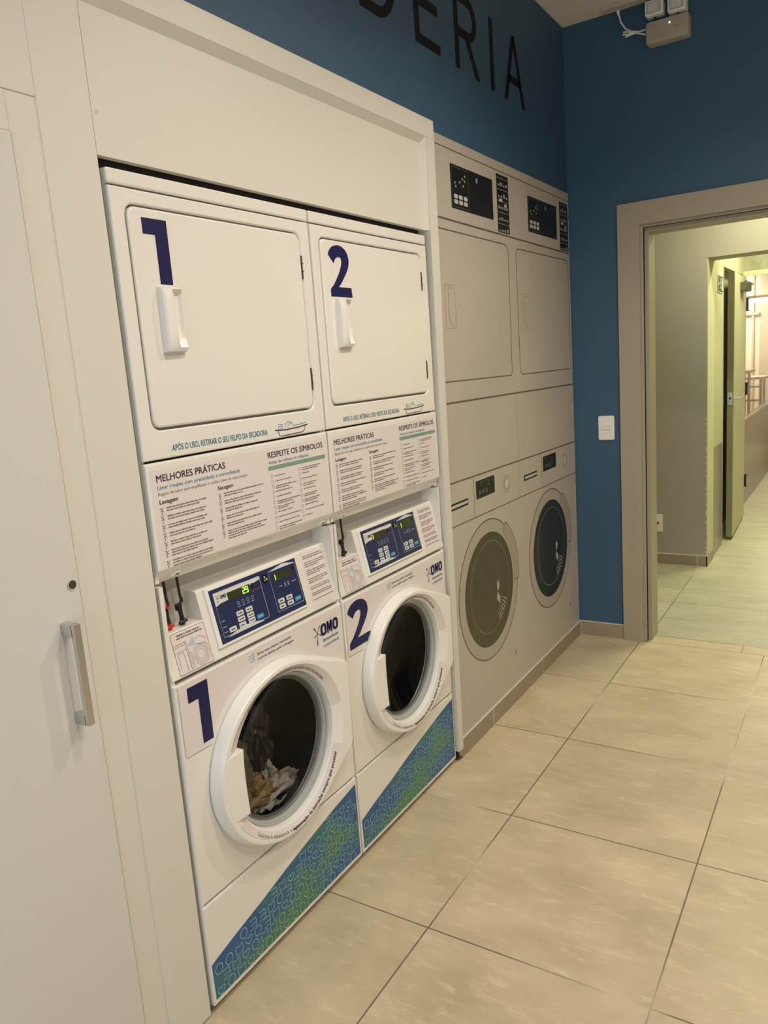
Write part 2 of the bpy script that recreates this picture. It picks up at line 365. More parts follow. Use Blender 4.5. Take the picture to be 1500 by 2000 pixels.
# skirting
b = MB(); b.box(XW, 0.0055, 1.393, YE, 0.0, 0.0755, 0.0012)
b.mi = 1
for y in (1.726, 2.340): b.box(0.002, 0.0062, y - .0022, y + .0022, 0.0, 0.0757)
b.box(XW, 0.0045, 1.42, YE, 0.0755, 0.0785)
struct('baseboard_left', b, [m_skirt, m_caulk], 'beige tile skirting under the mural')
b = MB(); b.box(0.0, 0.250, YE - .0095, YE, 0.0, 0.078, 0.0012); b.mi = 1; b.box(0.0, 0.250, YE - .008, YE, 0.078, 0.081); b.box(0.0045, 0.0085, YE - .0101, YE - .006, 0, 0.079)
struct('baseboard_end', b, [m_skirt, m_caulk], 'beige tile skirting under the light switch')
b = MB(); b.box(1.42, X1, YE - .0095, YE, 0.0, 0.078); struct('baseboard_end_right', b, m_skirt)
# door frame (metal profile)
b = MB()
prof = [(0.250, YE), (0.250, YE - .022), (0.358, YE - .022), (0.358, YE - .006), (0.372, YE - .006), (0.372, YE + .020), (0.392, YE + .020), (0.392, YE + .155), (0.33, YE + .155), (0.33, YE + .14), (0.372, YE + .14), (0.372, YE)]
def frame_sweep(b, prof, zt, xr):
    # prof: (x offset from the opening's left side, y); swept up, across and down with mitres
    LL = []
    xc = 0.392
    for kind in range(4):
        L = []
        for x, y in prof:
            d = xc - x
            if kind == 0: L.append((x, y, 0.0))
            elif kind == 1: L.append((x, y, zt + d))
            elif kind == 2: L.append((xr + d, y, zt + d))
            else: L.append((xr + d, y, 0.0))
        LL.append(L)
    b.loops(LL, True, True)
frame_sweep(b, prof, 2.138, 1.28)
struct('trim_1', b, m_taupe, 'taupe metal door frame around the doorway')

# ---- vestibule and hall beyond the doorway
b = MB(); b.box(-1.2, 0.405, 4.60, 4.86, 0, 2.75); b.box(0.405, 2.2, 4.60, 4.86, 2.137, 2.75)
b.mi = 1; b.box(0.403, 0.409, 4.606, 4.86, 0.075, 2.137)
for k in range(22):
    z = 0.10 + k * .045 + random.uniform(-.02, .02); b.box(0.398 - random.uniform(0, .004), 0.407, 4.598, 4.604, z, z + random.uniform(.006, .022))
struct('wall_vestibule', b, [m_vest, m_vestc], 'grey wall with an opening beyond the doorway')
b = MB(); b.box(-1.2, 0.412, 4.589, 4.600, 0, 0.074); b.box(0.405, 0.415, 4.589, 4.84, 0, 0.074)
b.mi = 1; b.box(-1.2, 0.414, 4.590, 4.600, 0.074, 0.079); b.box(0.345, 0.349, 4.588, 4.60, 0, .075)
struct('baseboard_vestibule', b, [m_skirt, m_caulk], 'tile skirting of the grey wall beyond the doorway')
b = MB(); b.box(-1.3, -1.2, 3.1, 12.2, 0, 2.75); struct('wall_vestibule_left', b, m_vest)
b = MB(); b.box(2.2, 2.3, 3.1, 12.2, 0, 2.75); struct('wall_hall_right', b, m_hallc)
b = MB(); b.box(-1.3, 2.3, 3.11, 12.2, 2.75, 2.85); struct('ceiling_hall', b, m_white)
b = MB(); b.box(0.25, 0.405, 4.86, 5.29, 0.82, 2.75); b.box(0.25, 0.335, 5.29, 6.40, 0.0, 2.75); b.box(0.335, 0.405, 5.29, 6.40, 2.13, 2.75); b.mi = 1; b.box(0.25, 0.407, 4.86, 5.29, 0.0, 0.82)
struct('wall_hall_left', b, [m_hallc, m_dado], 'cream wall with grey lower panel past the opening')
b = MB(); b.box(0.25, 2.2, 6.40, 6.52, 2.16, 2.75); b.mi = 1; b.box(0.25, 2.2, 6.385, 6.40, 2.12, 2.16); b.mi = 0; b.box(1.35, 2.2, 6.40, 6.52, 0, 2.16)
struct('wall_hall_header', b, [m_marble, m_vestc], 'mottled stone lintel at the far end of the hall')
b = MB(); b.box(0.30, 0.36, 6.52, 11.9, 0, 0.83); struct('wall_partition', b, m_dado, 'low grey wall below the glass partition')
b = MB(); b.box(0.326, 0.334, 6.52, 11.9, 0.83, 2.60); struct('window_1', b, m_pane, 'glass partition above the low grey wall')
b = MB(); b.box(-0.05, 2.2, 11.9, 12.0, 0, 2.75); struct('wall_far', b, m_fargrey, 'dull grey wall at the end of the hall')
b = MB(); b.box(-1.2, -0.05, 11.9, 12.0, 0, 2.75)
b.mi = 1
for k in range(9): b.box(-1.15 + k * .125, -1.12 + k * .125, 11.86, 11.9, 0.5, 2.6)
b.box(-1.2, -0.05, 11.85, 11.9, 1.95, 1.99)
struct('window_2', b, [m_curtain, m_fargrey], 'bright peach window panels seen through the glass partition')

# fluorescent tube seen behind the glass
t = thing('ceiling_light', (-0.05, 10.2, 2.08), 'short white tube lamp glowing behind the glass partition', 'lamp')
b = MB(); b.box(-0.35, 0.30, -0.03, 0.03, 0.03, 0.06); b.build('housing', m_plastic, t)
b = MB(); b.tube([(-0.33, 0, 0), (0.28, 0, 0)], 0.022); b.build('tube', m_lampe, t)
b = MB(); b.box(-0.02, 0.0, -0.004, 0.004, 0.06, 0.67); b.build('rod', m_steel, t)

def high_table(y, x0, x1, zt, label):
    t = thing('high_table', (0, y, 0), label, 'table', 'high tables behind the glass')
    b = MB(); b.box(x0, x1, -0.25, 0.25, zt - .035, zt, .004); b.build('table_top', m_fargrey, t)
    for xx in (x0 + .06, x1 - .06):
        for yy in (-.2, .2):
            b = MB(); b.box(xx - .015, xx + .015, yy - .015, yy + .015, 0, zt - .035); b.build('leg', m_steel, t)
    b = MB(); b.box(x0 + .06, x1 - .06, -.215, -.19, zt - .32, zt - .295); b.box(x0 + .06, x1 - .06, -.215, -.19, zt - .14, zt - .12); b.build('cross_bar', m_steel, t)
    return t
high_table(8.6, -1.0, 0.24, 1.25, 'nearer dark high table behind the glass partition')
high_table(10.4, -1.0, 0.22, 1.10, 'farther dark high table behind the glass partition')
def stool(x, y, label):
    t = thing('bar_stool', (x, y, 0), label, 'stool', 'stools behind the glass')
    b = MB(); b.box(-.17, .17, -.16, .16, .76, .80, .01); b.build('seat', m_hinge, t)
    for sx in (-1, 1):
        for sy in (-1, 1):
            b = MB(); b.tube([(sx * .13, sy * .12, .76), (sx * .18, sy * .17, 0)], .011, 8); b.build('leg', m_steel, t)
    b = MB(); b.box(-.17, .17, .14, .165, .95, 1.06); b.box(-.16, -.14, .14, .16, .8, .95); b.box(.14, .16, .14, .16, .8, .95); b.build('backrest', m_hinge, t)
stool(-0.02, 7.9, 'dark bar stool nearest to us behind the glass partition')
stool(-0.45, 9.6, 'dark bar stool standing between the two high tables')

# open fire door folded back against the hall wall
fd = thing('door_2', (0, 0, 0), 'olive metal door folded open against the hall wall', 'door'); fd['kind'] = 'structure'; del fd['category']
xa, ya, xb, yb = 0.414, 5.45, 0.386, 6.37
def leafpt(t, d): # t along the leaf from its free edge to the hinge; d thickness toward +x
    return (xa + (xb - xa) * t + d * 0.999, ya + (yb - ya) * t)
def leafbox(b, t0, t1, d0, d1, z0, z1):
    L = [[(*leafpt(t, d), z) for t, d in ((t0, d0), (t1, d0), (t1, d1), (t0, d1))] for z in (z0, z1)]; b.loops(L)
b = MB(); leafbox(b, 0, 1, 0, .043, .025, 2.10); b.build('door_leaf', m_leaf, fd)
b = MB(); leafbox(b, 0.008, .995, .043, .047, .027, 2.098); b.build('face_panel', m_leaff, fd)
b = MB(); b.box(.4035, .4095, 5.285, 5.297, .03, 2.12); b.build('seal_strip', m_chrome, fd)
for z in (1.88, 1.16, .34):
    b = MB(); b.tube([(xb + .055, 6.375, z - .05), (xb + .055, 6.375, z + .05)], .010, 8); b.box(xb + .045, xb + .075, 6.36, 6.384, z - .055, z - .048); b.box(xb + .045, xb + .075, 6.36, 6.384, z + .048, z + .055); b.build('hinge', m_blackp, fd)
b = MB(); b.box(.416, .455, 5.443, 5.452, 1.085, 1.185, .002); b.mi = 1; b.tube([(.437, 5.44, 1.14), (.437, 5.447, 1.14)], .009, 10); b.build('lock_plate', [m_chrome, m_blackp], fd)
b = MB(); b.tube([(.455, 5.50, 1.135), (.50, 5.50, 1.135), (.505, 5.58, 1.135), (.505, 5.64, 1.135)], .009, 10); b.build('lever_handle', m_chrome, fd)
b = MB(); b.box(.448, .505, 5.85, 6.10, 1.97, 2.04, .008); b.box(.47, .49, 5.9, 6.36, 2.04, 2.05); b.build('door_closer', m_steel, fd)

# exit sign on the hall wall
t = thing('exit_sign', (.4055, 5.13, 1.992), 'small framed green exit pictogram sign on the cream hall wall', 'sign')
b = MB(); b.box(0, .006, -.11, .11, -.062, .062, .001); b.build('plate', m_key, t)
b = MB(); b.rect(-.103, .103, -.055, .055, .0064); b.build('green_field', mat('sign_green', (.05, .10, .03), .4), t)
b = MB()
b.poly(circ(-.015, .032, .011, 12), .0068); b.poly([(-.03, .018), (.0, .02), (.012, -.008), (-.012, -.012)], .0068)
b.poly([(-.012, -.012), (.0, -.01), (.025, -.03), (.03, -.048), (.018, -.045), (.012, -.030)], .0068); b.poly([(-.012, -.012), (.0, -.012), (-.018, -.03), (-.042, -.038), (-.044, -.028), (-.025, -.022)], .0068)
b.rect(.05, .09, -.045, .045, .0068); b.rect(-.095, -.06, -.006, .006, .0068)
b.build('pictogram', m_key, t)

# outlet on the vestibule wall
t = thing('wall_outlet', (.064, 4.60, .304), 'white wall outlet low on the grey wall beyond the doorway', 'outlet')
FE = lambda u, z, d: (u, -d, z)
b = MB(); b.prism(rrect(-.04, .04, -.065, .065, .006), 0, .008, .003, F=FE); b.build('cover_plate', m_plastic, t)
b = MB(); b.prism(rrect(-.016, .016, -.009, .009, .006), .006, .0086, F=FE); b.build('socket_insert', m_redp, t)
b = MB()
for u in (-.009, 0, .009): b.prism(circ(u, 0.0, .0026, 10), .0084, .0092, F=FE)
b.build('socket_hole', m_blackp, t)

# light switch on the blue wall
t = thing('light_switch', (.1715, YE, 1.1705), 'white single rocker light switch on the blue wall beside the door frame', 'switch')
b = MB(); b.prism(rrect(-.0425, .0425, -.0645, .0645, .008), 0, .009, .0035, F=FE); b.build('cover_plate', m_plastic, t)
b = MB(); b.prism(rrect(-.0235, .021, -.0105, .0095, .0015), .007, .0100, F=FE); b.build('rocker_surround', m_gasket, t)
b = MB(); b.prism(rrect(-.0215, .0195, -.0085, .008, .0012), .008, .0125, .001, F=FE); b.build('rocker', m_plastic, t)

# emergency light
t = thing('emergency_light', (.50, YE, 3.010), 'grey twin head emergency light box high on the blue end wall', 'emergency light')
b = MB(); b.prism(rrect(-.097, .097, -.050, .048, .014), 0, .055, .012, F=FE); b.build('battery_box', mat('grey_abs', (.44, .39, .31), .45), t, autosmooth=True)
for k, (u, z, ti) in enumerate(((-.055, .098, .0), (.045, .088, .0))):
    Fh = lambda uu, zz, d, u=u, z=z: (u + uu, -(d + .012), z + zz)
    b = MB(); b.prism(rrect(-.041, .041, -.032, .034, .010), 0, .055, .006, F=Fh); hd = b.build('lamp_head', m_chrome if 0 else m_plastic, t, autosmooth=True)
    b = MB(); b.prism(rrect(-.032, .032, -.024, .026, .007), .050, .0555, F=Fh); b.build('reflector', m_greypshade, hd)
    b = MB(); b.prism(rrect(-.024, .018, -.017, .019, .004), .054, .0575, F=Fh); b.build('led_panel', m_key, hd)
    b = MB(); b.tube([(u, -.035, z - .045), (u, -.035, z - .030)], .006, 8); b.build('neck', m_blackp, hd)
b = MB(); b.prism(circ(.012, .020, .004, 12), .054, .058, F=FE); b.build('status_light', mat('indicator', (.5, .7, .4), .3, emis=(.6, 1, .5), es=1.2), t)
b = MB(); b.rect(.03, .07, -.002, .002, .0552, F=FE); b.build('printed_mark', m_mgrey, t)
t = thing('power_cable', (.27, YE, 3.15), 'thin white cable hanging from the ceiling to the emergency light', 'cable')
b = MB(); pts = [(.003, -.03, .012), (.004, -.02, -.01), (.012, -.015, -.045), (.032, -.012, -.078), (.062, -.012, -.098), (.095, -.014, -.108), (.135, -.02, -.11)]
b.tube(pts, .0042, 8); b.tube([(.075, -.018, -.104), (.05, -.02, -.098), (.024, -.02, -.094), (.022, -.02, -.104), (.045, -.02, -.110), (.085, -.018, -.112), (.12, -.02, -.128), (.135, -.02, -.135)], .0042, 8)
b.tube([(.085, -.016, -.104), (.06, -.024, -.106), (.035, -.024, -.112), (.033, -.022, -.118), (.07, -.02, -.113), (.09, -.016, -.106)], .0035, 8)
b.build('wire', m_plastic, t, smooth=True)
b = MB(); b.tube([(.003, -.03, .013), (.003, -.028, .000), (.004, -.024, -.014)], [.009, .009, .005], 10); b.build('strain_relief', m_plastic, t)
t = thing('cable_trunking', (.40, 2.905, H), 'white cable trunking strip running along the ceiling by the end wall', 'trunking')
b = MB(); b.box(-.195, .45, -.025, .025, -.012, 0, .003); b.build('channel', mat('cream_trunking', (.56, .50, .42), .5), t)

# lettering on the blue wall : D E R I A stand in view
def letter(ch, y0, y1, z0, z1, bold, label):
    V, Fc = glyphs(ch, bold); xs = [v[0] for v in V]; ys = [v[1] for v in V]
    def fit(v): return (y0 + (v[0] - min(xs)) / (max(xs) - min(xs)) * (y1 - y0), z0 + (v[1] - min(ys)) / (max(ys) - min(ys)) * (z1 - z0))
    return fit, V, Fc
def wall_letter(polys, y0, label):
    b = MB()
    for p in polys:
        b.prism([(u - y0, z - 2.655) for u, z in p], 0, .002)
    o = b.build('wall_letter', m_letter); o.location = (XW - .004, y0, 2.655)
    tag(o, label, 'letter', 'black letters on the blue wall')
zb, zt, w = 2.655, 2.927, .032
def arcband(cy, cz, ry, rz, w, a0, a1, n=18):
    out = []
    for i in range(n):
        q = [math.radians(a0 + (a1 - a0) * (i + j) / n) for j in (0, 1)]
        out.append([(cy + ry * math.cos(q[0]), cz + rz * math.sin(q[0])), (cy + ry * math.cos(q[1]), cz + rz * math.sin(q[1])), (cy + (ry - w) * math.cos(q[1]), cz + (rz - w) * math.sin(q[1])), (cy + (ry - w) * math.cos(q[0]), cz + (rz - w) * math.sin(q[0]))])
    return out
rect_ = lambda a, b_, c, d: [(a, c), (b_, c), (b_, d), (a, d)]
# D
wall_letter([rect_(1.055, 1.087, zb, zt), rect_(1.087, 1.16, zb, zb + w), rect_(1.087, 1.16, zt - w, zt)] + arcband(1.16, (zb + zt) / 2, .115, .136, w, -90, 90), 1.055, 'black letter D, leftmost and half cut off, on the blue wall')
wall_letter([rect_(1.401, 1.433, zb, zt), rect_(1.433, 1.585, zb, zb + w), rect_(1.433, 1.572, zb + .124, zb + .124 + w), rect_(1.433, 1.585, zt - w, zt)], 1.401, 'black letter E on the blue wall')
wall_letter([rect_(1.711, 1.743, zb, zt), rect_(1.743, 1.83, zt - w, zt), rect_(1.743, 1.83, zb + .118, zb + .118 + w)] + arcband(1.83, zb + .195, .077, .077, w, -90, 90) + [[(1.800, zb + .12), (1.838, zb + .12), (1.925, zb), (1.887, zb)]], 1.711, 'black letter R on the blue wall')
wall_letter([rect_(2.035, 2.067, zb, zt)], 2.035, 'black letter I on the blue wall')
wall_letter([[(2.174, zb), (2.206, zb), (2.302, zt), (2.272, zt)], [(2.372, zb), (2.404, zb), (2.304, zt), (2.278, zt)], rect_(2.228, 2.352, zb + .078, zb + .108)], 2.174, 'black letter A, last letter of the word on the blue wall')

# ================================================================== BUILT-IN FRONT AROUND THE MACHINES
sf = thing('built_in_surround', (0, 0, 0), 'ivory laminate built-in front framing the two laundry towers', 'cabinet')
YR0, YR1 = 1.388, 1.458
b = MB()
b.box(-.05, .012, -2.65, YR1, 2.345, 2.407, .0015); b.build('top_rail', m_lam, sf)
b = MB(); b.loops([[(x, y, 2.345) for x, y in ((.012, -2.65), (.012, YR1 - .066))] + [(-.004, YR1 - .078, 2.322), (-.004, -2.65, 2.322)]], True, False)
b.bm.free(); b = MB()
b.loops([[(.0115, -2.65, 2.346), (-.006, -2.65, 2.322), (-.04, -2.65, 2.322), (-.04, -2.65, 2.346)], [(.0115, 1.394, 2.346), (-.006, 1.380, 2.322), (-.04, 1.380, 2.322), (-.04, 1.394, 2.346)]])
b.build('top_bevel', m_lam, sf)
b = MB()  # right stile, leaning a few millimetres as fitted
b.loops([[(-.05, YR0, z0_) if False else (x, y, z) for x, y in ((-.05, ya_), (.012, ya_), (.012, yb_), (-.05, yb_))] for z, ya_, yb_ in ((.046, 1.3745, 1.412), (1.2, 1.379, 1.428), (2.345, 1.394, 1.4575))])
b.build('right_stile', m_lam, sf)
b = MB(); b.loops([[(.0115, 1.394, 2.346), (-.006, 1.380, 2.322), (-.04, 1.380, 2.34), (-.04, 1.394, 2.346)], [(.0115, 1.3925, 2.035), (-.006, 1.379, 2.035), (-.04, 1.379, 2.035), (-.04, 1.3925, 2.035)]]); b.build('side_bevel', m_lam, sf)
b = MB(); b.box(-.024, -.0057, -.0077, 1.380, 2.036, 2.325, .0004); b.build('cover_panel', m_lam, sf)
b = MB(); b.box(-.13, -.03, .0, 1.375, 2.0165, 2.075); b.build('gap_shade_board', m_gapshade, sf)  # added black board that makes the gap above the dryers look shaded
b = MB(); b.box(-.024, -.0055, -.134, -.0083, 0.006, 2.325, .0015); b.build('side_panel', m_lam, sf)
b = MB(); b.box(-.024, -.0055, -2.65, -.134, 2.115, 2.325, .0012); b.build('over_door_panel', m_lam, sf)
b = MB(); b.box(-.03, -.0078, -.1975, -.1335, 0.006, 2.116, .001); b.box(-.03, -.0078, -2.65, -.1975, 2.043, 2.116, .001); b.mi = 1; b.box(-.03, -.0072, -.1365, -.1342, .006, 2.1150); b.build('jamb_strip', [m_lam, m_edge], sf)
b = MB(); b.lathe(.004, 2.119, [(-.0056, .0045), (-.0048, .0045), (-.0048, .003), (-.0056, .003)], 16); b.build('screw_cap', m_caulk, sf)

cd = thing('closet_door', (0, -.62, 0), 'white laminate closet door at far left with bar handle', 'door')
b = MB(); b.prism([(-.62, .006), (.4225, .006), (.4225, 2.042), (-.62, 2.042)], -.026, -.0030, .0035); b.build('door_slab', m_lamdoor, cd)
b = MB(); b.box(-.02, -.0045, .4226, .4238, .006, 2.042); b.build('edge_band', m_edge, cd)
HY = -.2445 + .62
b = MB(); b.box(-.002, .031, HY - .010, HY + .006, 1.092, 1.119, .001); b.build('handle_post', m_chrome, cd)
b = MB(); b.box(-.002, .031, HY - .010, HY + .006, .906, .930, .001); b.build('handle_post', m_chrome, cd)
b = MB(); b.box(.027, .038, HY - .010, HY + .006, .906, 1.119, .0012); b.build('handle_bar', m_chrome, cd)
b = MB(); b.lathe(-.2155 + .62, 1.188, [(-.0014, .0105), (-.0009, .0105), (-.0009, .0090), (-.0014, .0088)], 28); b.build('lock_hole_rim', m_caulk, cd)
b = MB(); b.prism(circ(-.2155 + .62, 1.188, .0090, 28), -.0016, -.0010); b.build('lock_hole', m_hinge, cd)

# ================================================================== LAUNDRY TOWERS
FS = lambda u, z, d: (-.22 * (z - .888) + d, u, z)      # console slope
MW = .682
def icon_polys(kind, cx, cz, s):
    if kind == 0:  # heart
        out = []
        for i in range(16):
            t = 2 * PI * i / 16
            out.append((cx + s * .030 * 16 * math.sin(t) ** 3, cz + s * .030 * (13 * math.cos(t) - 5 * math.cos(2 * t) - 2 * math.cos(3 * t) - math.cos(4 * t))))
        return [(out, True)]
    if kind == 1: return [(circ(cx, cz, s * .46, 14, s * .52), True)]
    if kind == 2:  # bracket shape open to the left with a middle bar
        return [([(cx - s * .45, cz + s * .5), (cx + s * .38, cz + s * .5), (cx + s * .45, cz + s * .35), (cx + s * .45, cz - s * .45), (cx - s * .45, cz - s * .45)], False), ([(cx - s * .35, cz), (cx + s * .45, cz)], False)]
    return [([(cx - s * .5, cz + s * .3), (cx - s * .4, cz - s * .45), (cx + s * .45, cz - s * .45), (cx + s * .5, cz + s * .3)], False), ([(cx - s * .5, cz + s * .45), (cx, cz + s * .28), (cx + s * .5, cz + s * .45)], False)]
WAVE = [(.008, .137), (.040, .146), (.109, .162), (.209, .183), (.306, .207), (.403, .229), (.494, .247), (.556, .259), (.621, .270), (.674, .278)]
def wave_z(u):
    for (a, za), (c, zc) in zip(WAVE, WAVE[1:]):
        if a <= u <= c: return za + (zc - za) * (u - a) / (c - a)
    return 0
def splash(b, cx, cz, s, x, F=None, k=1.3):
    """the six armed splash mark beside the brand word"""
    for ang, ln, wd in ((128, 1.0, .21), (60, .95, .16), (205, .75, .15), (262, 1.35, .20), (325, .8, .10)):
        a = math.radians(ang); dx, dz = math.cos(a), math.sin(a); nx, nz = -dz, dx; L = s * ln
        P = [(0.0, .055 * k), (.45, .07 * k), (.72, wd * .8 * k), (.9, wd * k), (1.0, wd * .55 * k)]
        A = [(cx + dx * L * t + nx * s * w_ * .5, cz + dz * L * t + nz * s * w_ * .5) for t, w_ in P]; B_ = [(cx + dx * L * t - nx * s * w_ * .5, cz + dz * L * t - nz * s * w_ * .5) for t, w_ in P]
        b.poly(A + B_[::-1], x, F)
def digit(b, n, u0, u1, z0, z1, x, hook=.33):
    w_, h_ = u1 - u0, z1 - z0
    if n == 1:
        st = .52 * w_
        b.poly([(u0, z1), (u1, z1), (u1, z0), (u1 - st, z0), (u1 - st, z1 - .245 * h_), (u0, z1 - .245 * h_)], x)
    else:
        P = lambda px, pz: (u0 + px * w_, z0 + pz * h_)
        outer = [P(.02, .80), P(.08, .88), P(.20, .95), P(.36, .99), P(.50, 1.0), P(.66, .98), P(.80, .93), P(.90, .85), P(.94, .74), P(.93, .66), P(.88, .57), P(.78, .47), P(.66, .37), P(.52, .26), P(.40, .19), P(.97, .19), P(1.0, .0)]
        inner = [P(.25, .64), P(.29, .69), P(.34, .735), P(.42, .765), P(.49, .772), P(.55, .765), P(.585, .745), P(.60, .715), P(.595, .675), P(.575, .62), P(.53, .56), P(.46, .47), P(.34, .36), P(.20, .24), P(.05, .155), P(.03, .12), P(.03, .0)]
        for i in range(len(outer) - 1):
            b.poly([outer[i], outer[i + 1], inner[i + 1], inner[i]], x)

def make_washer(n, label, y0):
    t = thing('washing_machine', (0, y0, 0), label, 'washing machine', 'the two stacked laundry towers')
    # cabinet shell
    b = MB(); b.box(-.72, -.006, .002, .014, .03, 1.117); b.box(-.72, -.006, MW - .012, MW, .03, 1.117); b.box(-.72, -.70, .014, MW - .012, .03, 1.117)
    b.box(-.70, -.10, .014, MW - .012, 1.10, 1.117); b.box(-.70, -.006, .014, MW - .012, .03, .05)
    b.build('cabinet', m_enamel, t)
    b = MB(); b.box(-.60, -.03, .04, MW - .04, .0, .03); b.build('shadow_plinth', m_gapshade, t)  # black colour stands in for the shadow under the cabinet
    # front panel with round opening
    cy, cz = .343, .567
    angs = sorted(set([2 * PI * i / 60 for i in range(60)]))
    z0, z1, u0, u1 = .304, .8775, .003, MW
    cor = [math.atan2(zz - cz, uu - cy) % (2 * PI) for uu, zz in ((u0, z0), (u1, z0), (u0, z1), (u1, z1))]
    angs = sorted(set(angs + cor))
    def onrect(a, i=0.0):
        c, s_ = math.cos(a), math.sin(a); k = 1e9
        if c > 1e-9: k = min(k, (u1 - i - cy) / c)
        if c < -1e-9: k = min(k, (u0 + i - cy) / c)
        if s_ > 1e-9: k = min(k, (z1 - i - cz) / s_)
        if s_ < -1e-9: k = min(k, (z0 + i - cz) / s_)
        return cy + k * c, cz + k * s_
    R_ = lambda x, i: [(x, *onrect(a, i)) for a in angs]
    Q_ = lambda x, r: [(x, cy + r * math.cos(a), cz + r * math.sin(a)) for a in angs]
    b = MB(); b.loops([R_(-.022, 0), R_(-.0045, 0), R_(-.0012, .0015), R_(0, .0045), Q_(0, .212), Q_(-.03, .205)], False, False); b.build('front_panel', m_enamel, t)
    # kick panel
    b = MB(); b.prism([(.003, .022), (MW, .022), (MW, .2975), (.003, .2975)], -.022, 0.0, .004); kp = b.build('kick_panel', m_enamel, t)
    b = MB(); b.prism([(u, z - .001) for u, z in WAVE][::-1] + [(.010, .036), (.672, .036)][0:2], -.0002, .0005); b.build('wave_graphic', m_kick, kp)
    b = MB(); rg = random.Random(3)
    row = 0; zz = .050
    while zz < .275:
        uu = .030 + (row % 2) * .022; k = 0
        while uu < .665:
            if wave_z(uu - .01) - .014 > zz:
                for pts, cl in icon_polys((k + row * 2 + rg.randrange(2)) % 4, uu, zz, .0275):
                    if all(.012 < p[0] < .671 and p[1] < wave_z(min(max(p[0], .009), .673)) - .001 for p in pts): b.strip(pts, .0024, .0008, closed=cl)
            uu += .0375; k += 1
        zz += .0305; row += 1
    b.build('icon_pattern', m_icon, kp)
    # big front sticker with number, brand mark and hint
    b = MB()
    arc = [(cy + .295 * math.cos(math.radians(a)), cz + .262 * math.sin(math.radians(a))) for a in range(38, 152, 6)]
    pts = [(.012, .697), (.012, .873), (.668, .873), (.668, .728)] + arc + [(.100, .691)]
    lo = [(.012, .697), (.668, .728)]
    b.prism(pts, -.0002, .0004); st = b.build('front_sticker', m_vinyl, t)
    b = MB(); b.strip([(.100, .691), (.016, .694), (.0125, .699), (.0125, .873)], .0014, .0007); b.build('sticker_outline', m_mgrey, st)
    b = MB()
    if n == 1: digit(b, 1, .040, .107, .706, .860, .0008)
    else: digit(b, 2, .020, .146, .711, .861, .0008)
    b.build('number_decal', m_navy, st)
    b = MB(); splash(b, .5545, .8215, .026, .0008); b.build('splash_mark', mat('splash_%d' % n, (.10, .115, .085), .5), st)
    b = MB()
    for a, c in ((.569, .599), (.629, .658)):
        o_ = rrect(a, c, .806, .843, .0125, 5); i_ = rrect(a + .0105, c - .0105, .8145, .8345, .0042, 5)
        V0 = [b.bm.verts.new((.0009, *p)) for p in o_]; V1 = [b.bm.verts.new((.0009, *p)) for p in i_]
        for i in range(len(V0)): b.bm.faces.new((V0[i], V0[(i + 1) % len(V0)], V1[(i + 1) % len(V0)], V1[i]))
    b.poly([(.601, .806), (.608, .806), (.609, .843), (.601, .843)], .0009); b.poly([(.601, .843), (.610, .843), (.617, .818), (.613, .808)], .0009)
    b.poly([(.627, .806), (.6195, .806), (.619, .843), (.627, .843)], .0009); b.poly([(.627, .843), (.618, .843), (.611, .818), (.615, .808)], .0009)
    b.build('brand_word', m_navy, st)
    b = MB(); text(b, 'lavanderia', .578, .655, .788, .0100, .0009, .02); b.build('brand_line', m_tealink, st)
    b = MB(); text(b, 'compartilhada', .577, .656, .771, .0082, .0009, .015); b.build('brand_line', m_blueink, st)
    b = MB(); text(b, 'Evite mau cheiro, mantenha', .293, .434, .851, .0068, .0009, .01); text(b, 'a porta aberta após a lavagem', .293, .443, .838, .0068, .0009, .01); b.build('hint_text', m_ink, st)
    b = MB()
    for k in range(3):
        zc = .857 - k * .008; b.strip([(.257 + k * .002, zc), (.268, zc + .0015), (.276, zc), (.281, zc + .003), (.278, zc + .006), (.274, zc + .004)], .0014, .0009)
    b.build('wind_icon', m_blueink, st)
    # door
    hullp = [(cy + .262 * math.cos(math.radians(a)), cz + .2385 * math.sin(math.radians(a))) for a in range(0, 360, 6)]
    flap = [(.630, .712), (.634, .704), (.629, .462), (.622, .450)]
    def outline(k, dx=0):
        ptsH = [(cy + (p[0] - cy) * k, cz + (p[1] - cz) * k) for p in hullp] + [(cy + (p[0] - cy) * (1 + (k - 1) * .8) + dx, cz + (p[1] - cz) * (1 + (k - 1) * .8)) for p in flap]
        ptsH = sorted(set(ptsH))
        def cr(o, a, c): return (a[0] - o[0]) * (c[1] - o[1]) - (a[1] - o[1]) * (c[0] - o[0])
        lo_, up = [], []
        for p in ptsH:
            while len(lo_) > 1 and cr(lo_[-2], lo_[-1], p) <= 0: lo_.pop()
            lo_.append(p)
        for p in reversed(ptsH):
            while len(up) > 1 and cr(up[-2], up[-1], p) <= 0: up.pop()
            up.append(p)
        hull = lo_[:-1] + up[:-1]; out = []
        N_ = 144
        ang_ = [2 * PI * i / N_ for i in range(N_)]
        for a in ang_:
            c, s_ = math.cos(a), math.sin(a); best = None
            for i in range(len(hull)):
                p, q = hull[i], hull[(i + 1) % len(hull)]
                ex, ez = q[0] - p[0], q[1] - p[1]; den = c * ez - s_ * ex
                if abs(den) < 1e-12: continue
                tt = ((p[0] - cy) * ez - (p[1] - cz) * ex) / den; ww = ((p[0] - cy) * s_ - (p[1] - cz) * c) / den
                if tt > 0 and -1e-6 <= ww <= 1 + 1e-6: best = tt if best is None else max(best, tt)
            out.append((cy + best * c, cz + best * s_))
        return out
    O3 = lambda x, k: [(x, *p) for p in outline(k)]
    CR = lambda x, r, rz=None: [(x, cy + r * math.cos(2 * PI * i / 144), cz + (rz or r) * math.sin(2 * PI * i / 144)) for i in range(144)]
    XF = .040
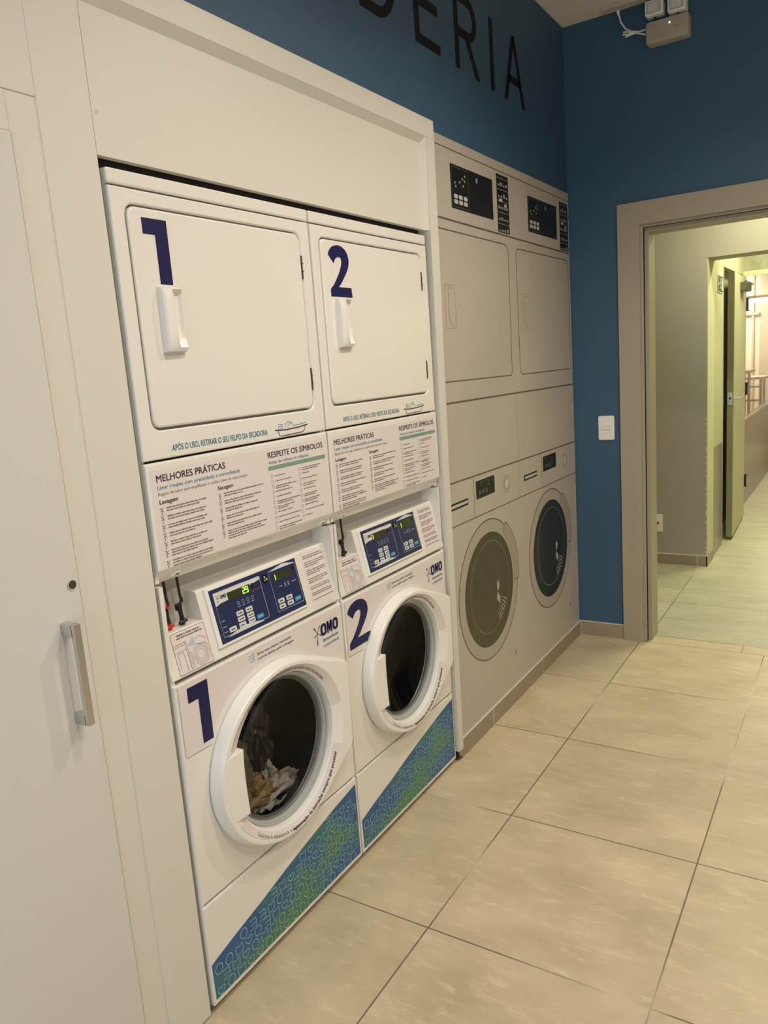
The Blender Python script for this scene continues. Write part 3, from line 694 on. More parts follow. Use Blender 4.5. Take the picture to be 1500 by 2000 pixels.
    b = MB(); b.loops([O3(.001, 1.035), O3(.008, 1.045), O3(.028, 1.030), O3(XF - .003, 1.015), O3(XF - .0008, 1.007), O3(XF, .996), CR(XF, .2500, .2300), CR(.028, .214), CR(.025, .2105), CR(.004, .205), CR(.002, .200), CR(.001, .23)], False, False)
    dr = b.build('door', m_plastic, t, autosmooth=True)
    dr.data.set_sharp_from_angle(angle=math.radians(13))
    tag(dr, 'white round porthole door with a squared hinge side')
    b = MB(); b.lathe(cy, cz, [(.014, .2065), (.012, .2015), (.006, .2005), (.004, .1965), (-.004, .195)], 72); b.build('gasket_ring', m_gasket, dr, smooth=True)
    b = MB(); b.lathe(cy, cz, [(.000, .199), (-.004, .193), (-.010, .190), (-.012, .184)], 72); b.build('inner_gasket', m_rubber, dr, smooth=True)
    pf = [(-.008 - .048 * (1 - (r / .191) ** 2.4), r) for r in (.191, .18, .165, .145, .12, .09, .06, .03, .002)]
    b = MB(); b.lathe(cy, cz, pf, 72, cap1=True); b.build('door_glass', m_glass, dr, smooth=True)
    # handle plate bridging the left of the ring
    ol = outline(.975); left = [p for p in ol if p[0] < .17 and .478 <= p[1] <= .655]
    left.sort(key=lambda p: -p[1])
    chord = [(.1625, .478), (.160, .52), (.1585, .57), (.159, .62), (.162, .655)]
    pl = left + chord[0:] if False else [(p[0], p[1]) for p in left] + chord
    b = MB(); b.prism(pl, .012, XF + .0008, .0012); b.build('handle_plate', m_plastic, dr)
    # printed ring text and the two sticker arcs, on the sloping ring face
    def FR(u, z, d):
        r = math.hypot(u - cy, (z - cz)); a = math.atan2(z - cz, u - cy)
        ro = math.sqrt((.248 * math.cos(a)) ** 2 + (.228 * math.sin(a)) ** 2); f = (r - .214) / max(ro - .214, 1e-4)
        return (.028 + (XF - .028) * min(max(f, 0), 1) + d, u, z)
    for a0, a1 in ((9, 156), (206, 338)):
        b = MB(); n_ = 60; P0 = []; P1 = []
        for i in range(n_ + 1):
            a = math.radians(a0 + (a1 - a0) * i / n_); ro = math.sqrt((.2465 * math.cos(a)) ** 2 + (.2265 * math.sin(a)) ** 2)
            P0.append((cy + .2150 * math.cos(a), cz + .2150 * math.sin(a))); P1.append((cy + ro * math.cos(a), cz + ro * math.sin(a)))
        for i in range(n_): b.bm.faces.new([b.bm.verts.new(FR(*p, .0004)) for p in (P0[i], P1[i], P1[i + 1], P0[i + 1])])
        b.build('ring_sticker', m_vinyl, dr)
    def polar(text_s, a0, a1, r, h, bold, outward, bb):
        V, Fc = glyphs(text_s, bold); xs = [v[0] for v in V]; lo2, hi2 = min(xs), max(xs)
        vs = []
        for iv, (vx, vy) in enumerate(V):
            a = math.radians(a0 + (a1 - a0) * (vx - lo2) / (hi2 - lo2)); rr = r + (1 if outward else -1) * vy / CAP * h
            vs.append(bb.bm.verts.new(FR(cy + rr * math.cos(a), cz + rr * math.sin(a), .0008 + (.00002 * (iv * 4 // len(V)) if bold > 0 else 0))))
        for f in Fc:
            try: bb.bm.faces.new([vs[i] for i in f])
            except ValueError: pass
    b = MB(); polar('VERIFIQUE E RETIRE OS OBJETOS DA BORRACHA APÓS O USO DA LAVADORA', 131, 37, .2165, .0072, .015, True, b)
    b.build('ring_text', m_ink, dr); b = MB(); polar('Solicite à zeladoria a', 226, 262, .2310, .0085, .0, False, b); b.build('ring_text', m_ink, dr)
    b = MB(); polar('higienização da borracha sempre que possível', 263.5, 332, .2320, .0085, .03, False, b); b.build('ring_text', m_ink, dr)
    # drum
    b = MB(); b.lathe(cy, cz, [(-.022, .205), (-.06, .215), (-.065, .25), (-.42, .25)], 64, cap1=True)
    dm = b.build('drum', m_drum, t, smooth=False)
    for a in (50, 170, 290):
        ar = math.radians(a); b = MB(); r1, r2 = .25, .19; q = []
        c, s_ = math.cos(ar), math.sin(ar)
        for x in (-.08, -.40):
            q.append([(x, cy + r1 * c - s_ * .045, cz + r1 * s_ + c * .045), (x, cy + r2 * c - s_ * .012, cz + r2 * s_ + c * .012), (x, cy + r2 * c + s_ * .012, cz + r2 * s_ - c * .012), (x, cy + r1 * c + s_ * .045, cz + r1 * s_ - c * .045)])
        b.loops(q); b.build('paddle', m_drum, dm)
    # console
    b = MB()
    RU0, RU1, RZ = .020, .140, .996
    sx = lambda z: -.22 * (z - .888)
    def cons(u0, u1, z1):
        b.loops([[(-.078, u, .888), (sx(.888) - .003, u, .8885), (sx(.892), u, .892), (sx(z1 - .003), u, z1 - .003), (sx(z1) - .003, u, z1), (-.078, u, z1)] for u in (u0, u1)])
    cons(.003, RU0, 1.066); cons(RU0, RU1, RZ); cons(RU1, MW, 1.066)
    co = b.build('console', m_enamel, t)
    b = MB(); b.box(-.092, -.076, .003, MW, .90, 1.1175); b.build('console_back', m_greypshade, t)  # grey puts the shade of the recess into the colour
    cp = MB(); cp.prism([(.163, .9145), (.524, .9145), (.524, 1.0630), (.163, 1.0630)], .0000, .0060, .0015, F=FS); cpo = cp.build('control_panel', m_plastic, t)
    tag(cpo, 'navy control panel with green digits and white keys' if n == 1 else 'navy control panel with white keys and idle display')
    b = MB(); b.rect(.1745, .5195, .9215, 1.0570, .0064, FS); b.build('navy_overlay', m_panelnavy, cpo)
    b = MB(); x_ = .0068
    b.poly([(.186, 1.014), (.205, 1.0185), (.232, 1.0195), (.270, 1.022), (.300, 1.030), (.330, 1.0345), (.362, 1.0385), (.362, 1.046), (.290, 1.0475), (.186, 1.0475)], x_, FS)
    b.poly([(.200, .9325), (.340, .9325), (.318, .9385), (.271, .9435), (.225, .9385)], x_, FS)
    b.poly([(.400, 1.0465), (.515, 1.0465), (.470, 1.0545), (.455, 1.0545)], x_, FS)
    b.build('white_swoosh', m_key, cpo)
    b = MB()
    b.strip([(.186, .936), (.357, .936), (.3605, .940), (.3605, 1.043), (.357, 1.0465), (.186, 1.0465)], .0013, .0070, FS, closed=True)
    b.strip([(.399, .936), (.511, .936), (.5135, .940), (.5135, 1.043), (.511, 1.046), (.399, 1.046)], .0013, .0070, FS, closed=True)
    for zz in (.975, .960, .947): b.strip([(.190, zz), (.203, zz)], .0014, .0070, FS)
    b.strip([(.428, .999), (.440, .999)], .0016, .0070, FS); b.strip([(.482, .999), (.502, .999)], .0016, .0070, FS)
    for u in (.263, .281, .299, .317):
        b.strip(circ(u, 1.002, .0045, 8), .0010, .0070, FS, closed=True); b.strip([(u - .006, .993), (u + .006, .993)], .0012, .0070, FS)
    for u in (.453, .467):
        b.strip([(u - .003, .994), (u + .003, 1.004)], .0016, .0070, FS); b.strip([(u + .003, .994), (u - .003, 1.004)], .0016, .0070, FS)
    b.build('printed_lines', m_line, cpo)
    b = MB(); b.strip([(.322, 1.0165), (.357, 1.0165)], .0014, .0071, FS); b.build('red_line', m_redline, cpo)
    b = MB(); splash(b, .1985, 1.0335, .0085, .0071, FS); text(b, 'OMO', .207, .229, 1.0285, .0088, .0072, .05, FS); b.build('brand_word', m_navy, cpo)
    b = MB(); b.prism([(.2325, 1.0170), (.319, 1.0170), (.319, 1.0370), (.2325, 1.0370)], .0060, .0072, F=FS); d1 = b.build('display', m_lcd, cpo)
    b = MB(); b.prism([(.4165, 1.0165), (.493, 1.0165), (.493, 1.0370), (.4165, 1.0370)], .0060, .0072, F=FS); d2 = b.build('display', m_lcd, cpo)
    b = MB(); b.prism(rrect(.323, .333, 1.024, 1.036, .002), .006, .0073, F=FS); b.build('indicator_window', m_blackp, cpo); b = MB(); b.prism(rrect(.496, .506, 1.028, 1.038, .002), .006, .0073, F=FS); b.build('indicator_window', m_blackp, cpo)
    b = MB()
    if n == 1:
        segs = {'2': 'abged', '9': 'abcdfg', '1': 'bc'}
        def seven(ch, u, z, w_, h_):
            P = dict(a=((0, 1), (1, 1)), b=((1, 1), (1, .5)), c=((1, .5), (1, 0)), d=((0, 0), (1, 0)), e=((0, 0), (0, .5)), f=((0, .5), (0, 1)), g=((0, .5), (1, .5)))
            for s_ in segs[ch]:
                (a, c), (d, e) = P[s_]; b.strip([(u + a * w_, z + c * h_), (u + d * w_, z + e * h_)], .0022, .0076, FS)
        seven('2', .2885, 1.0195, .0080, .0145); seven('9', .3005, 1.0195, .0080, .0145)
        b.build('lit_digits', m_led, cpo); b = MB(); b.strip([(.421, 1.019), (.421, 1.034)], .0024, .0076, FS)
    else:
        b.strip([(.238, 1.019), (.238, 1.033)], .0024, .0076, FS); b.build('lit_digits', m_led, cpo); b = MB(); b.strip([(.421, 1.019), (.421, 1.034)], .0024, .0076, FS)
    b.build('lit_digits', m_led, cpo)
    keys = [(.259, .977), (.294, .977), (.259, .962), (.294, .962), (.258, .947), (.294, .948), (.222, .947), (.421, .962), (.456, .962), (.421, .947), (.456, .947)]
    for u, z in keys:
        b = MB(); b.prism(rrect(u - .0125, u + .0125, z - .0058, z + .0058, .0018, 3), .0062, .0078, F=FS); b.mi = 1; words(b, u - .008, u + .008, z - .0015, .0032, .0081, FS, int(u * 1000))
        b.build('key', [m_key, m_panelnavy], cpo)
    for u, z in ((.328, .948), (.490, .949)):
        b = MB(); b.prism(rrect(u - .013, u + .013, z - .0055, z + .0055, .0012, 3), .0062, .0076, F=FS); b.mi = 1; words(b, u - .009, u + .009, z - .001, .0028, .0079, FS, 5); b.build('start_key', [m_midblue, m_paleb], cpo)
    b = MB(); b.prism(circ(.3815, 1.035, .0115, 20), .006, .0095, F=FS); b.mi = 1; b.poly(circ(.378, 1.039, .0028, 8), .0098, FS); b.poly(circ(.385, 1.032, .003, 8), .0098, FS); b.poly(circ(.3765, 1.031, .0022, 8), .0098, FS)
    b.build('sensor_button', [m_blackp, m_key], cpo)
    # stickers on the console
    b = MB(); b.prism(rrect(.029, .139, .8945, .9935, .004, 3), .0001, .0007, F=FS); s2 = b.build('hint_sticker', m_vinyl, t)
    b = MB(); b.strip(rrect(.0295, .1385, .895, .993, .004, 3), .0011, .0009, FS, closed=True); xx = .0011
    words(b, .048, .120, .983, .0038, xx, FS, 2); words(b, .045, .128, .9765, .0042, xx, FS, 9)
    for L_ in ([(.030, .965), (.066, .965)], [(.030, .960), (.066, .960)], [(.030, .948), (.066, .948)], [(.066, .968), (.068, .899)], [(.0705, .968), (.072, .899)], [(.038, .944), (.056, .944), (.057, .899)], [(.038, .944), (.038, .908)], [(.072, .938), (.078, .938)], [(.076, .938), (.078, .900)]):
        b.strip(L_, .0010, xx, FS)
    for r in (.0265, .0215, .0175, .012): b.strip(circ(.107, .9235, r, 24, r * .95), .0008, xx, FS, closed=True)
    b.strip([(.098, .963), (.112, .966), (.126, .960), (.134, .950)], .0009, xx, FS); b.strip([(.100, .950), (.112, .945), (.125, .948), (.135, .938)], .0009, xx, FS)
    b.build('line_drawing', m_browni, s2)
    b = MB(); b.poly([(.072, .952), (.094, .971), (.097, .949)], xx + .0001, FS); b.build('blue_cloth_drawing', m_paleb, s2)
    b = MB(); b.prism([(.553, .896), (.667, .893), (.667, 1.0585), (.553, 1.0585)], .0001, .0007, F=FS); s3 = b.build('instruction_label', m_vinyl, t)
    b = MB(); zz = 1.046
    for k in range(7):
        for j in range((2, 3, 3, 3, 2, 2, 1)[k]):
            words(b, .560, .660 - (.035 if j == 2 else rg.uniform(0, .01)), zz, .0030, .0010, FS, k * 7 + j); zz -= .0056
        zz -= .0070
    b.build('label_text', m_browni, s3)
    # detergent hoses standing on the ledge
    for k, (u, mt) in enumerate(((.048, m_redp), (.090, m_blackp))):
        X_ = -.045
        b = MB(); b.tube([(X_, u + .003, 1.1175), (X_, u + .006, 1.075), (X_, u + .009, 1.055), (X_, u + .004, 1.048)], .0034, 8)
        hs = b.build('hose', m_blackp, t)
        b = MB(); b.tube([(X_, u + .009, 1.062), (X_, u + .010, 1.055), (X_, u + .003, 1.047), (X_, u - .002, 1.043)], .0045, 8); b.build('hose_bend', mt, hs)
        b = MB(); b.tube([(X_, u - .003, 1.050), (X_, u - .002, 1.036)], [.0085, .0085], 10); b.tube([(X_, u, 1.038), (X_, u + .005, 1.010)], .0055, 8); b.build('valve', m_blackp, hs)
        b = MB(); b.tube([(X_ + .002, u - .006, 1.003), (X_ + .002, u + .016, 1.006)], .0050, 8); b.tube([(X_, u + .004, 1.013), (X_, u + .005, .997)], .0062, 8); b.build('hose_foot', m_blackp if k else mt, hs)
    return t

def make_dryer(n, label, y0):
    t = thing('clothes_dryer', (0, y0, 0), label, 'dryer', 'the two stacked laundry towers')
    b = MB(); b.box(-.72, -.014, .002, .014, 1.125, 2.012); b.box(-.72, -.014, MW - .012, MW, 1.125, 2.012); b.box(-.72, -.70, .014, MW - .012, 1.125, 2.012); b.box(-.70, -.014, .014, MW - .012, 2.0, 2.012); b.box(-.70, -.12, .014, MW - .012, 1.125, 1.14)
    b.build('cabinet', m_enamel, t)
    # top strip
    b = MB(); b.prism(rrect(.003, MW, 1.9845, 2.0155, .005, 3), -.02, 0, .004); b.build('top_strip', m_enamel, t)
    # front frame with door opening
    zo0, zo1 = 1.4035, 1.981
    o_ = rrect(.003, MW, zo0, zo1, .004, 6); h_ = rrect(.0395, .6385, 1.4675, 1.9495, .026, 6)
    b = MB(); F_ = lambda x, P: [(x, *p) for p in P]
    b.loops([F_(-.022, o_), F_(-.0045, o_), F_(-.0012, inset(o_, .0013)), F_(0, inset(o_, .004)), F_(0, inset(h_, -.003)), F_(-.003, h_), F_(-.020, h_)], False, False)
    b.build('front_frame', m_enamel, t)
    b = MB(); b.rect(.03, .65, 1.46, 1.96, -.019); b.build('opening_shadow', m_greypshade, t)
    b = MB(); b.prism(rrect(.0440, .6345, 1.4735, 1.9455, .023, 6), -.018, .0015, .005); dr = b.build('door', m_enamel, t, autosmooth=True); dr.data.set_sharp_from_angle(angle=math.radians(13))
    # handle: moulded grip with a finger recess on its right side
    b = MB()
    zs = [1.6375, 1.6400, 1.648, 1.67, 1.70, 1.74, 1.765, 1.776, 1.7790, 1.7805]
    dz = [.001, .014, .019, .021, .022, .022, .021, .018, .012, .001]
    LL = []
    for z, d in zip(zs, dz):
        mid = 1.652 < z < 1.770
        k = .010 if mid else d * .96
        LL.append([(.0015, .0985, z), (.0015 + d * .8, .0985, z), (.0015 + d, .1025, z), (.0015 + d, .124, z), (.0015 + d * .85, .130, z), (.0015 + (.0035 if mid else d * .95), .134, z), (.0015 + (.0045 if mid else d * .9), .155, z), (.0015 + (.0105 if mid else d * .8), .160, z), (.0015, .163, z)])
    b.loops(LL); b.build('handle', m_plastic, dr, autosmooth=True)
    b = MB()
    if n == 1: digit(b, 1, .079, .1495, 1.7865, 1.9245, .0021)
    else: digit(b, 2, .075, .190, 1.7850, 1.9330, .0021)
    b.build('number_decal', m_navy, dr)
    for z0, z1 in ((1.827, 1.889), (1.522, 1.584)):
        b = MB(); b.tube([(-.0015, .6375, z0), (-.0015, .6375, z1)], .0036, 8)
        for k in range(1, 3): b.box(-.006, .003, .634, .642, z0 + (z1 - z0) * k / 3 - .001, z0 + (z1 - z0) * k / 3 + .001)
        b.build('hinge', m_hinge, dr)
    b = MB(); text(b, 'APÓS O USO, RETIRAR O SEU FELPO DA SECADORA', .088, .423, 1.4185, .0135, .0004, .018); b.build('lint_reminder', m_tealink, t)
    b = MB()
    b.strip([(.453, 1.4265), (.500, 1.4235), (.560, 1.4255), (.598, 1.4295)], .0032, .0005); b.strip([(.466, 1.425), (.472, 1.4095), (.482, 1.4085), (.572, 1.4105), (.579, 1.4130), (.586, 1.4275)], .0022, .0005, closed=False)
    b.build('basin_drawing', m_ink, t)
    b = MB()
    b.strip([(.495, 1.4275), (.500, 1.4385), (.512, 1.4440), (.527, 1.4415), (.532, 1.4355), (.528, 1.430)], .0018, .0005); b.strip([(.508, 1.428), (.512, 1.4370), (.524, 1.4380)], .0016, .0005)
    b.strip([(.535, 1.4315), (.560, 1.4325), (.590, 1.4355)], .0018, .0005)
    for k in range(3): b.strip([(.468, 1.4420 - k * .005), (.478, 1.4400 - k * .005), (.489, 1.4390 - k * .005)], .0016, .0005)
    b.build('hand_drawing', m_blueink, t)
    # lower service panel carrying the printed rules
    b = MB()
    P = [(-.10, 1.3985), (-.004, 1.3985), (-.001, 1.3968), (0.0, 1.393), (0.0, 1.1570), (-.004, 1.1515), (-.030, 1.1215), (-.034, 1.1195), (-.12, 1.1195)]
    b.loops([[(x, u, z) for x, z in P] for u in (.003, MW)]); sp = b.build('service_panel', m_enamel, t)
    b = MB(); b.prism(rrect(.014, .673, 1.1600, 1.3830, .003, 2), -.0002, .0004); b.build('rules_sticker', m_vinyl, sp)
    x = .0008
    for nm_, tx_, a_, c_, z_, h__, bo_, m_ in (('heading_text', 'MELHORES PRÁTICAS', .030, .251, 1.3545, .0155, .016, m_ink), ('heading_text', 'RESPEITE OS SÍMBOLOS', .413, .658, 1.3565, .0150, .016, m_ink),
            ('heading_text', 'Lavagem', .031, .087, 1.3045, .0095, .020, m_ink), ('heading_text', 'Secagem', .217, .272, 1.3050, .0095, .020, m_ink),
            ('subheading_text', 'Lavar roupas com praticidade e comodidade', .030, .301, 1.3375, .0092, .008, m_blueink), ('subheading_text', 'Antes de colocar na máquina', .414, .589, 1.3400, .0088, .006, m_blueink)):
        b = MB(); text(b, tx_, a_, c_, z_, h__, x, bo_); b.build(nm_, m_, sp)
    b = MB(); text(b, 'Regras de ouro que simplificam e cuidam bem de suas roupas', .030, .327, 1.3235, .0075, x, .0); b.build('tagline_text', m_browni, sp)
    b = MB(); b.rect(.411, .666, 1.3235, 1.3345, x); b.build('green_bar', m_greenbar, sp)
    b = MB(); rg = random.Random(5)
    zz = 1.2925; k = 0
    for nl in (2, 2, 2, 2, 2, 3, 3):
        u, zc = .0355, zz - .0025
        splash(b, u, zc, .0075, x, None, 2.1)
        for j in range(nl):
            words(b, .049 + .0, (.187 - rg.uniform(0, .02)) if j < nl - 1 else rg.uniform(.10, .17), zz - j * .0062, .0033, x, None, k); k += 1
        zz -= .0100 + nl * .0048
    b.build('rules_text', m_browni, sp); b = MB()
    zz = 1.2925
    for nl in (2, 2, 2, 2, 2, 4):
        splash(b, .222, zz - .0025, .0075, x, None, 2.1)
        for j in range(nl):
            words(b, .236, (.385 - rg.uniform(0, .03)) if j < nl - 1 else rg.uniform(.29, .35), zz - j * .0062, .0033, x, None, k); k += 1
        zz -= .0100 + nl * .0045
    b.build('rules_text', m_browni, sp)
    b = MB(); zz = 1.3055
    for i, nl in enumerate((1, 1, 2, 1, 1, 2, 2, 1, 1, 1, 2)):
        for j in range(nl): words(b, .434, .434 + (.045, .07, .09, .07, .065, .10, .075, .065, .10, .095, .10)[i] - j * .03, zz - j * .0055, .0030, x, None, k); k += 1
        zz -= .0140
    b.build('symbols_text', m_browni, sp); b = MB()
    zz = 1.3100
    for i, nl in enumerate((2, 1, 1, 2, 1, 2, 2, 1, 1, 1)):
        for j in range(nl): words(b, .553, .553 + (.085, .03, .065, .06, .055, .065, .07, .065, .09, .03)[i] - j * .01, zz - j * .0055, .0030, x, None, k); k += 1
        zz -= .0150
    b.build('symbols_text', m_browni, sp)
    b = MB(); zz = 1.3070
    for i in range(11):
        kind = (1, 3, 2, 2, 1, 3, 1, 2, 0, 3, 1)[i]
        for pts, cl in icon_polys(kind, .4225, zz, .0085): b.strip(pts, .0011, x, closed=cl)
        zz -= .0140
    b.build('care_symbols', m_careb, sp); b = MB()
    zz = 1.3095
    for i in range(10):
        for pts, cl in icon_polys((3, 1, 2, 2, 1, 2, 2, 1, 3, 0)[i], .5415, zz, .0085): b.strip(pts, .0011, x, closed=cl)
        zz -= .0150
    b.build('care_symbols', m_careb, sp)
    for u in (.068, .645):
        b = MB(); cz0 = 1.1345
        Fl = lambda uu, zz_, d, u=u: (-.018 + d * .75 + (zz_) * .66, u + uu, cz0 + zz_ * .75 - d * .66)
        b.prism([(-.014, -.004), (.016, .000), (.010, .007), (-.006, .008)], 0, .004, .001, F=Fl); b.mi = 1; b.prism(circ(.002, .002, .0038, 10), .003, .006, F=Fl)
        b.build('screw_tab', [m_plastic, m_steel], sp)
    return t

for n, y0 in ((1, 0.0), (2, .686)):
    make_washer(n, ['', 'white front-load washer numbered 1, washing clothes, nearest the camera', 'white front-load washer numbered 2 with an empty dark drum'][n], y0)
    make_dryer(n, ['', 'white dryer numbered 1 stacked above the washer with the running wash', 'white dryer numbered 2 stacked beside the ivory stile'][n], y0)

# wash load turning in washer 1
ld = thing('laundry', (0, 0, 0), 'wet brown and grey clothes with suds inside washer number 1', 'laundry')
def lump(name, c, r, m, seed, parent, sub=4, amp=.35):
    b = MB(); bmesh.ops.create_icosphere(b.bm, subdivisions=sub, radius=1.0)
    from mathutils import noise
    for v in b.bm.verts:
        d = v.co.normalized(); q = d * 2.2 + Vector((seed, seed * .7, 3)); k = 1 + amp * noise.noise(q) + amp * .5 * noise.noise(q * 2.7) + amp * .28 * noise.noise(q * 6)
        v.co = Vector((c[0] + d.x * r[0] * k, c[1] + d.y * r[1] * k, c[2] + d.z * r[2] * k))
    return b.build(name, m, parent, smooth=True)
lump('brown_garment', (-.112, .335, .405), (.038, .085, .050), m_cloth, 1, ld, amp=.55)
lump('suds', (-.108, .400, .368), (.034, .125, .045), m_foam, 4, ld, amp=.45)
lump('olive_garment', (-.125, .270, .500), (.040, .060, .105), m_clothd, 8, ld, amp=.5)
lump('white_garment', (-.100, .395, .420), (.018, .024, .040), m_foam, 12, ld, amp=.8)
lump('dark_garment', (-.150, .400, .520), (.050, .050, .130), mat('wet_black_cloth', (.012, .011, .012), .25), 21, ld, amp=.5)

# dirty pipe stub between the kick panel and the skirting
t = thing('pipe_stub', (-.004, 1.392, 0.0), 'small brown pipe end beside the skirting at the foot of the stile', 'pipe')
b = MB(); b.tube([(0, -.004, .018), (.004, .006, .012), (.006, .016, .006)], [.009, .008, .006], 10); b.build('stub', m_hinge, t)

# ================================================================== PRINTED WALL MURAL (flat print of two more towers)
mu = thing('wall_mural', (XW, 0, 0), 'life-size flat print of two laundry towers on the wall left of the blue wall', 'mural')
b = MB(); b.box(-.004, .0015, 1.40, 2.953, .0785, 2.381, .0004); b.build('print_panel', m_mural, mu)
b = MB(); b.box(-.004, .0018, 2.9530, 2.9560, .079, 2.381); b.build('panel_edge', m_mlight, mu)
x = .0020
def ln(b, pts, w=.004, closed=False): b.strip(pts, w, x, closed=closed)
b = MB()
ln(b, [(1.42, 2.3455), (2.953, 2.3415)], .0035); ln(b, [(1.42, 2.0935), (2.953, 2.0830)], .007)
ln(b, [(1.42, 1.4195), (2.953, 1.4110)], .007); ln(b, [(1.42, 1.1140), (2.953, 1.1010)], .006); ln(b, [(1.42, .9430), (2.953, .9310)], .004)
ln(b, [(1.42, 2.055)] + [(2.092 + .036 * math.cos(math.radians(a)), 2.016 + .036 * math.sin(math.radians(a))) for a in range(90, -1, -15)] + [(2.118 + .02 * math.cos(math.radians(a)) - .02 * 1, 1.515 + .018 * math.sin(math.radians(a))) for a in range(0, -91, -15)] + [(1.42, 1.4995)], .0045)
ln(b, rrect(2.216, 2.928, 1.4945, 2.046, .034, 6), .0045, True)
ln(b, [(2.193, 2.381), (2.195, 2.0)][:2], .0015) if False else None
ln(b, [(1.662, 1.106), (1.660, .945)], .0022); ln(b, [(2.440, 1.100), (2.440, .937)], .0022)
b.build('printed_seam', m_mline, mu)
b = MB(); ln(b, [(2.194, 2.381), (2.194, 2.095)], .0022); ln(b, [(2.156, 1.410), (2.152, .94)], .0022); b.build('printed_joint', m_mgrey, mu)
for k, (a0, a1, z0, z1, s0, s1) in enumerate(((1.600, 1.986, 2.139, 2.297, 2.030, 2.156), (2.380, 2.770, 2.135, 2.292, 2.814, 2.944))):
    b = MB(); b.rect(a0, a1, z0, z1, x); db = b.build('printed_display', m_mblack, mu)
    b = MB(); b.strip([(a0 + .008, z0 + .008), (a0 + .156, z0 + .008), (a0 + .156, z1 - .008), (a0 + .008, z1 - .008)], .003, x + .0004, closed=True); b.build('printed_border', m_mline, db)
    b = MB()
    for i in range(3):
        for j in range(2): b.poly(rrect(a0 + .022 + i * .042, a0 + .055 + i * .042, z0 + .019 + j * .0195, z0 + .034 + j * .0195, .005, 3), x + .0005)
    b.build('printed_keys', m_mkey, db)
    b = MB(); b.poly(circ(a0 + .232, z1 - .028, .009, 14, .011), x + .0005)
    for i, (du, dz_) in enumerate(((.03, .095), (.07, .10), (.095, .115), (.10, .09), (.115, .11), (.035, .082), (.118, .128))): b.rect(a0 + du, a0 + du + .012, z0 + dz_ - .004, z0 + dz_ + .004, x + .0005)
    b.build('printed_marks', m_mgrey, db)
    b = MB(); b.rect(s0, s1, 2.097 - k * .006, 2.331 - k * .007, x); pb = b.build('printed_price_strip', m_mblack, mu)
    b = MB(); zz = 2.317 - k * .006; rg = random.Random(8)
    for i in range(5):
        b.strip([(s0 + .006, zz), (s1 - .006, zz)], .0022, x + .0004)
        for q in range(4): b.rect(s0 + .012 + q * .027, s0 + .030 + q * .027, zz - .032, zz - .032 + rg.uniform(.006, .016), x + .0005)
        zz -= .046
    b.build('printed_marks', m_mgrey, pb)
    b = MB(); b.rect(s0 + .02, s0 + .055, 2.222 - k * .005, 2.234 - k * .005, x + .0008); b.rect(s0 + .075, s0 + .10, 2.205 - k * .005, 2.217 - k * .005, x + .0008); b.build('printed_highlight', m_mkey, pb)
# printed dryer handles
for u0 in (1.500, 2.272):
    z0, z1 = (1.697, 1.857) if u0 < 2 else (1.692, 1.853)
    b = MB(); b.strip(rrect(u0, u0 + .086, z0, z1, .004, 2), .0022, x, closed=True); b.strip([(u0 + .06, z0 + .008), (u0 + .036, z0 + .024), (u0 + .03, z0 + .05), (u0 + .03, z1 - .03), (u0 + .036, z1 - .014), (u0 + .065, z1 - .008)], .004, x); b.build('printed_handle', m_mgrey, mu)
# printed washer panels
for k, (a0, a1, z0, z1) in enumerate(((1.682, 1.869, 1.012, 1.087), (2.461, 2.650, 1.009, 1.083))):
    b = MB(); b.strip(rrect(a0 - .004, a1 + .004, z0 - .004, z1 + .004, .002, 2), .003, x, closed=True); b.build('printed_bezel', m_mlight, mu)
    b = MB(); b.rect(a0, a1, z0, z1, x); d = b.build('printed_display', m_mblack, mu)
    b = MB(); rg = random.Random(k)
    for i in range(3): b.poly(circ(a0 + .035 + i * .033, z0 + .024, .010, 10), x + .0005)
    for i in range(14): u = a0 + rg.uniform(.01, .15); z = z0 + rg.uniform(.03, .066); b.rect(u, u + rg.uniform(.006, .02), z, z + .0035, x + .0005)
    b.build('printed_marks', m_mline, d)
    ky, kz = ((1.998, 1.027), (2.784, 1.020))[k]
    b = MB(); b.strip(circ(ky, kz, .036, 32), .004, x, closed=True); b.strip(circ(ky, kz, .024, 32), .003, x, closed=True); b.build('printed_knob', m_mgrey, mu)
    b = MB(); b.poly(circ(ky + .002, kz, .021, 24), x + .0003); b.build('printed_knob_face', m_mlight, mu)
    s0, s1 = ((1.44, 1.603), (2.205, 2.374))[k]; zc = (1.020, 1.016)[k]
    b = MB(); b.rect(s0, s1, zc - .013, zc + .014, x); sl = b.build('printed_grip', m_mblack, mu)
    b = MB(); b.rect(s0 + .01, s1 - .004, zc - .005, zc + .006, x + .0004); b.build('printed_highlight', m_mkey, sl)
    b = MB()
    for i, z in enumerate((1.068, 1.045, 1.015, 1.005)): b.rect(ky + .095, ky + .102, z - k * .004, z - k * .004 + .006, x)
    b.build('printed_marks', m_mgrey, mu)
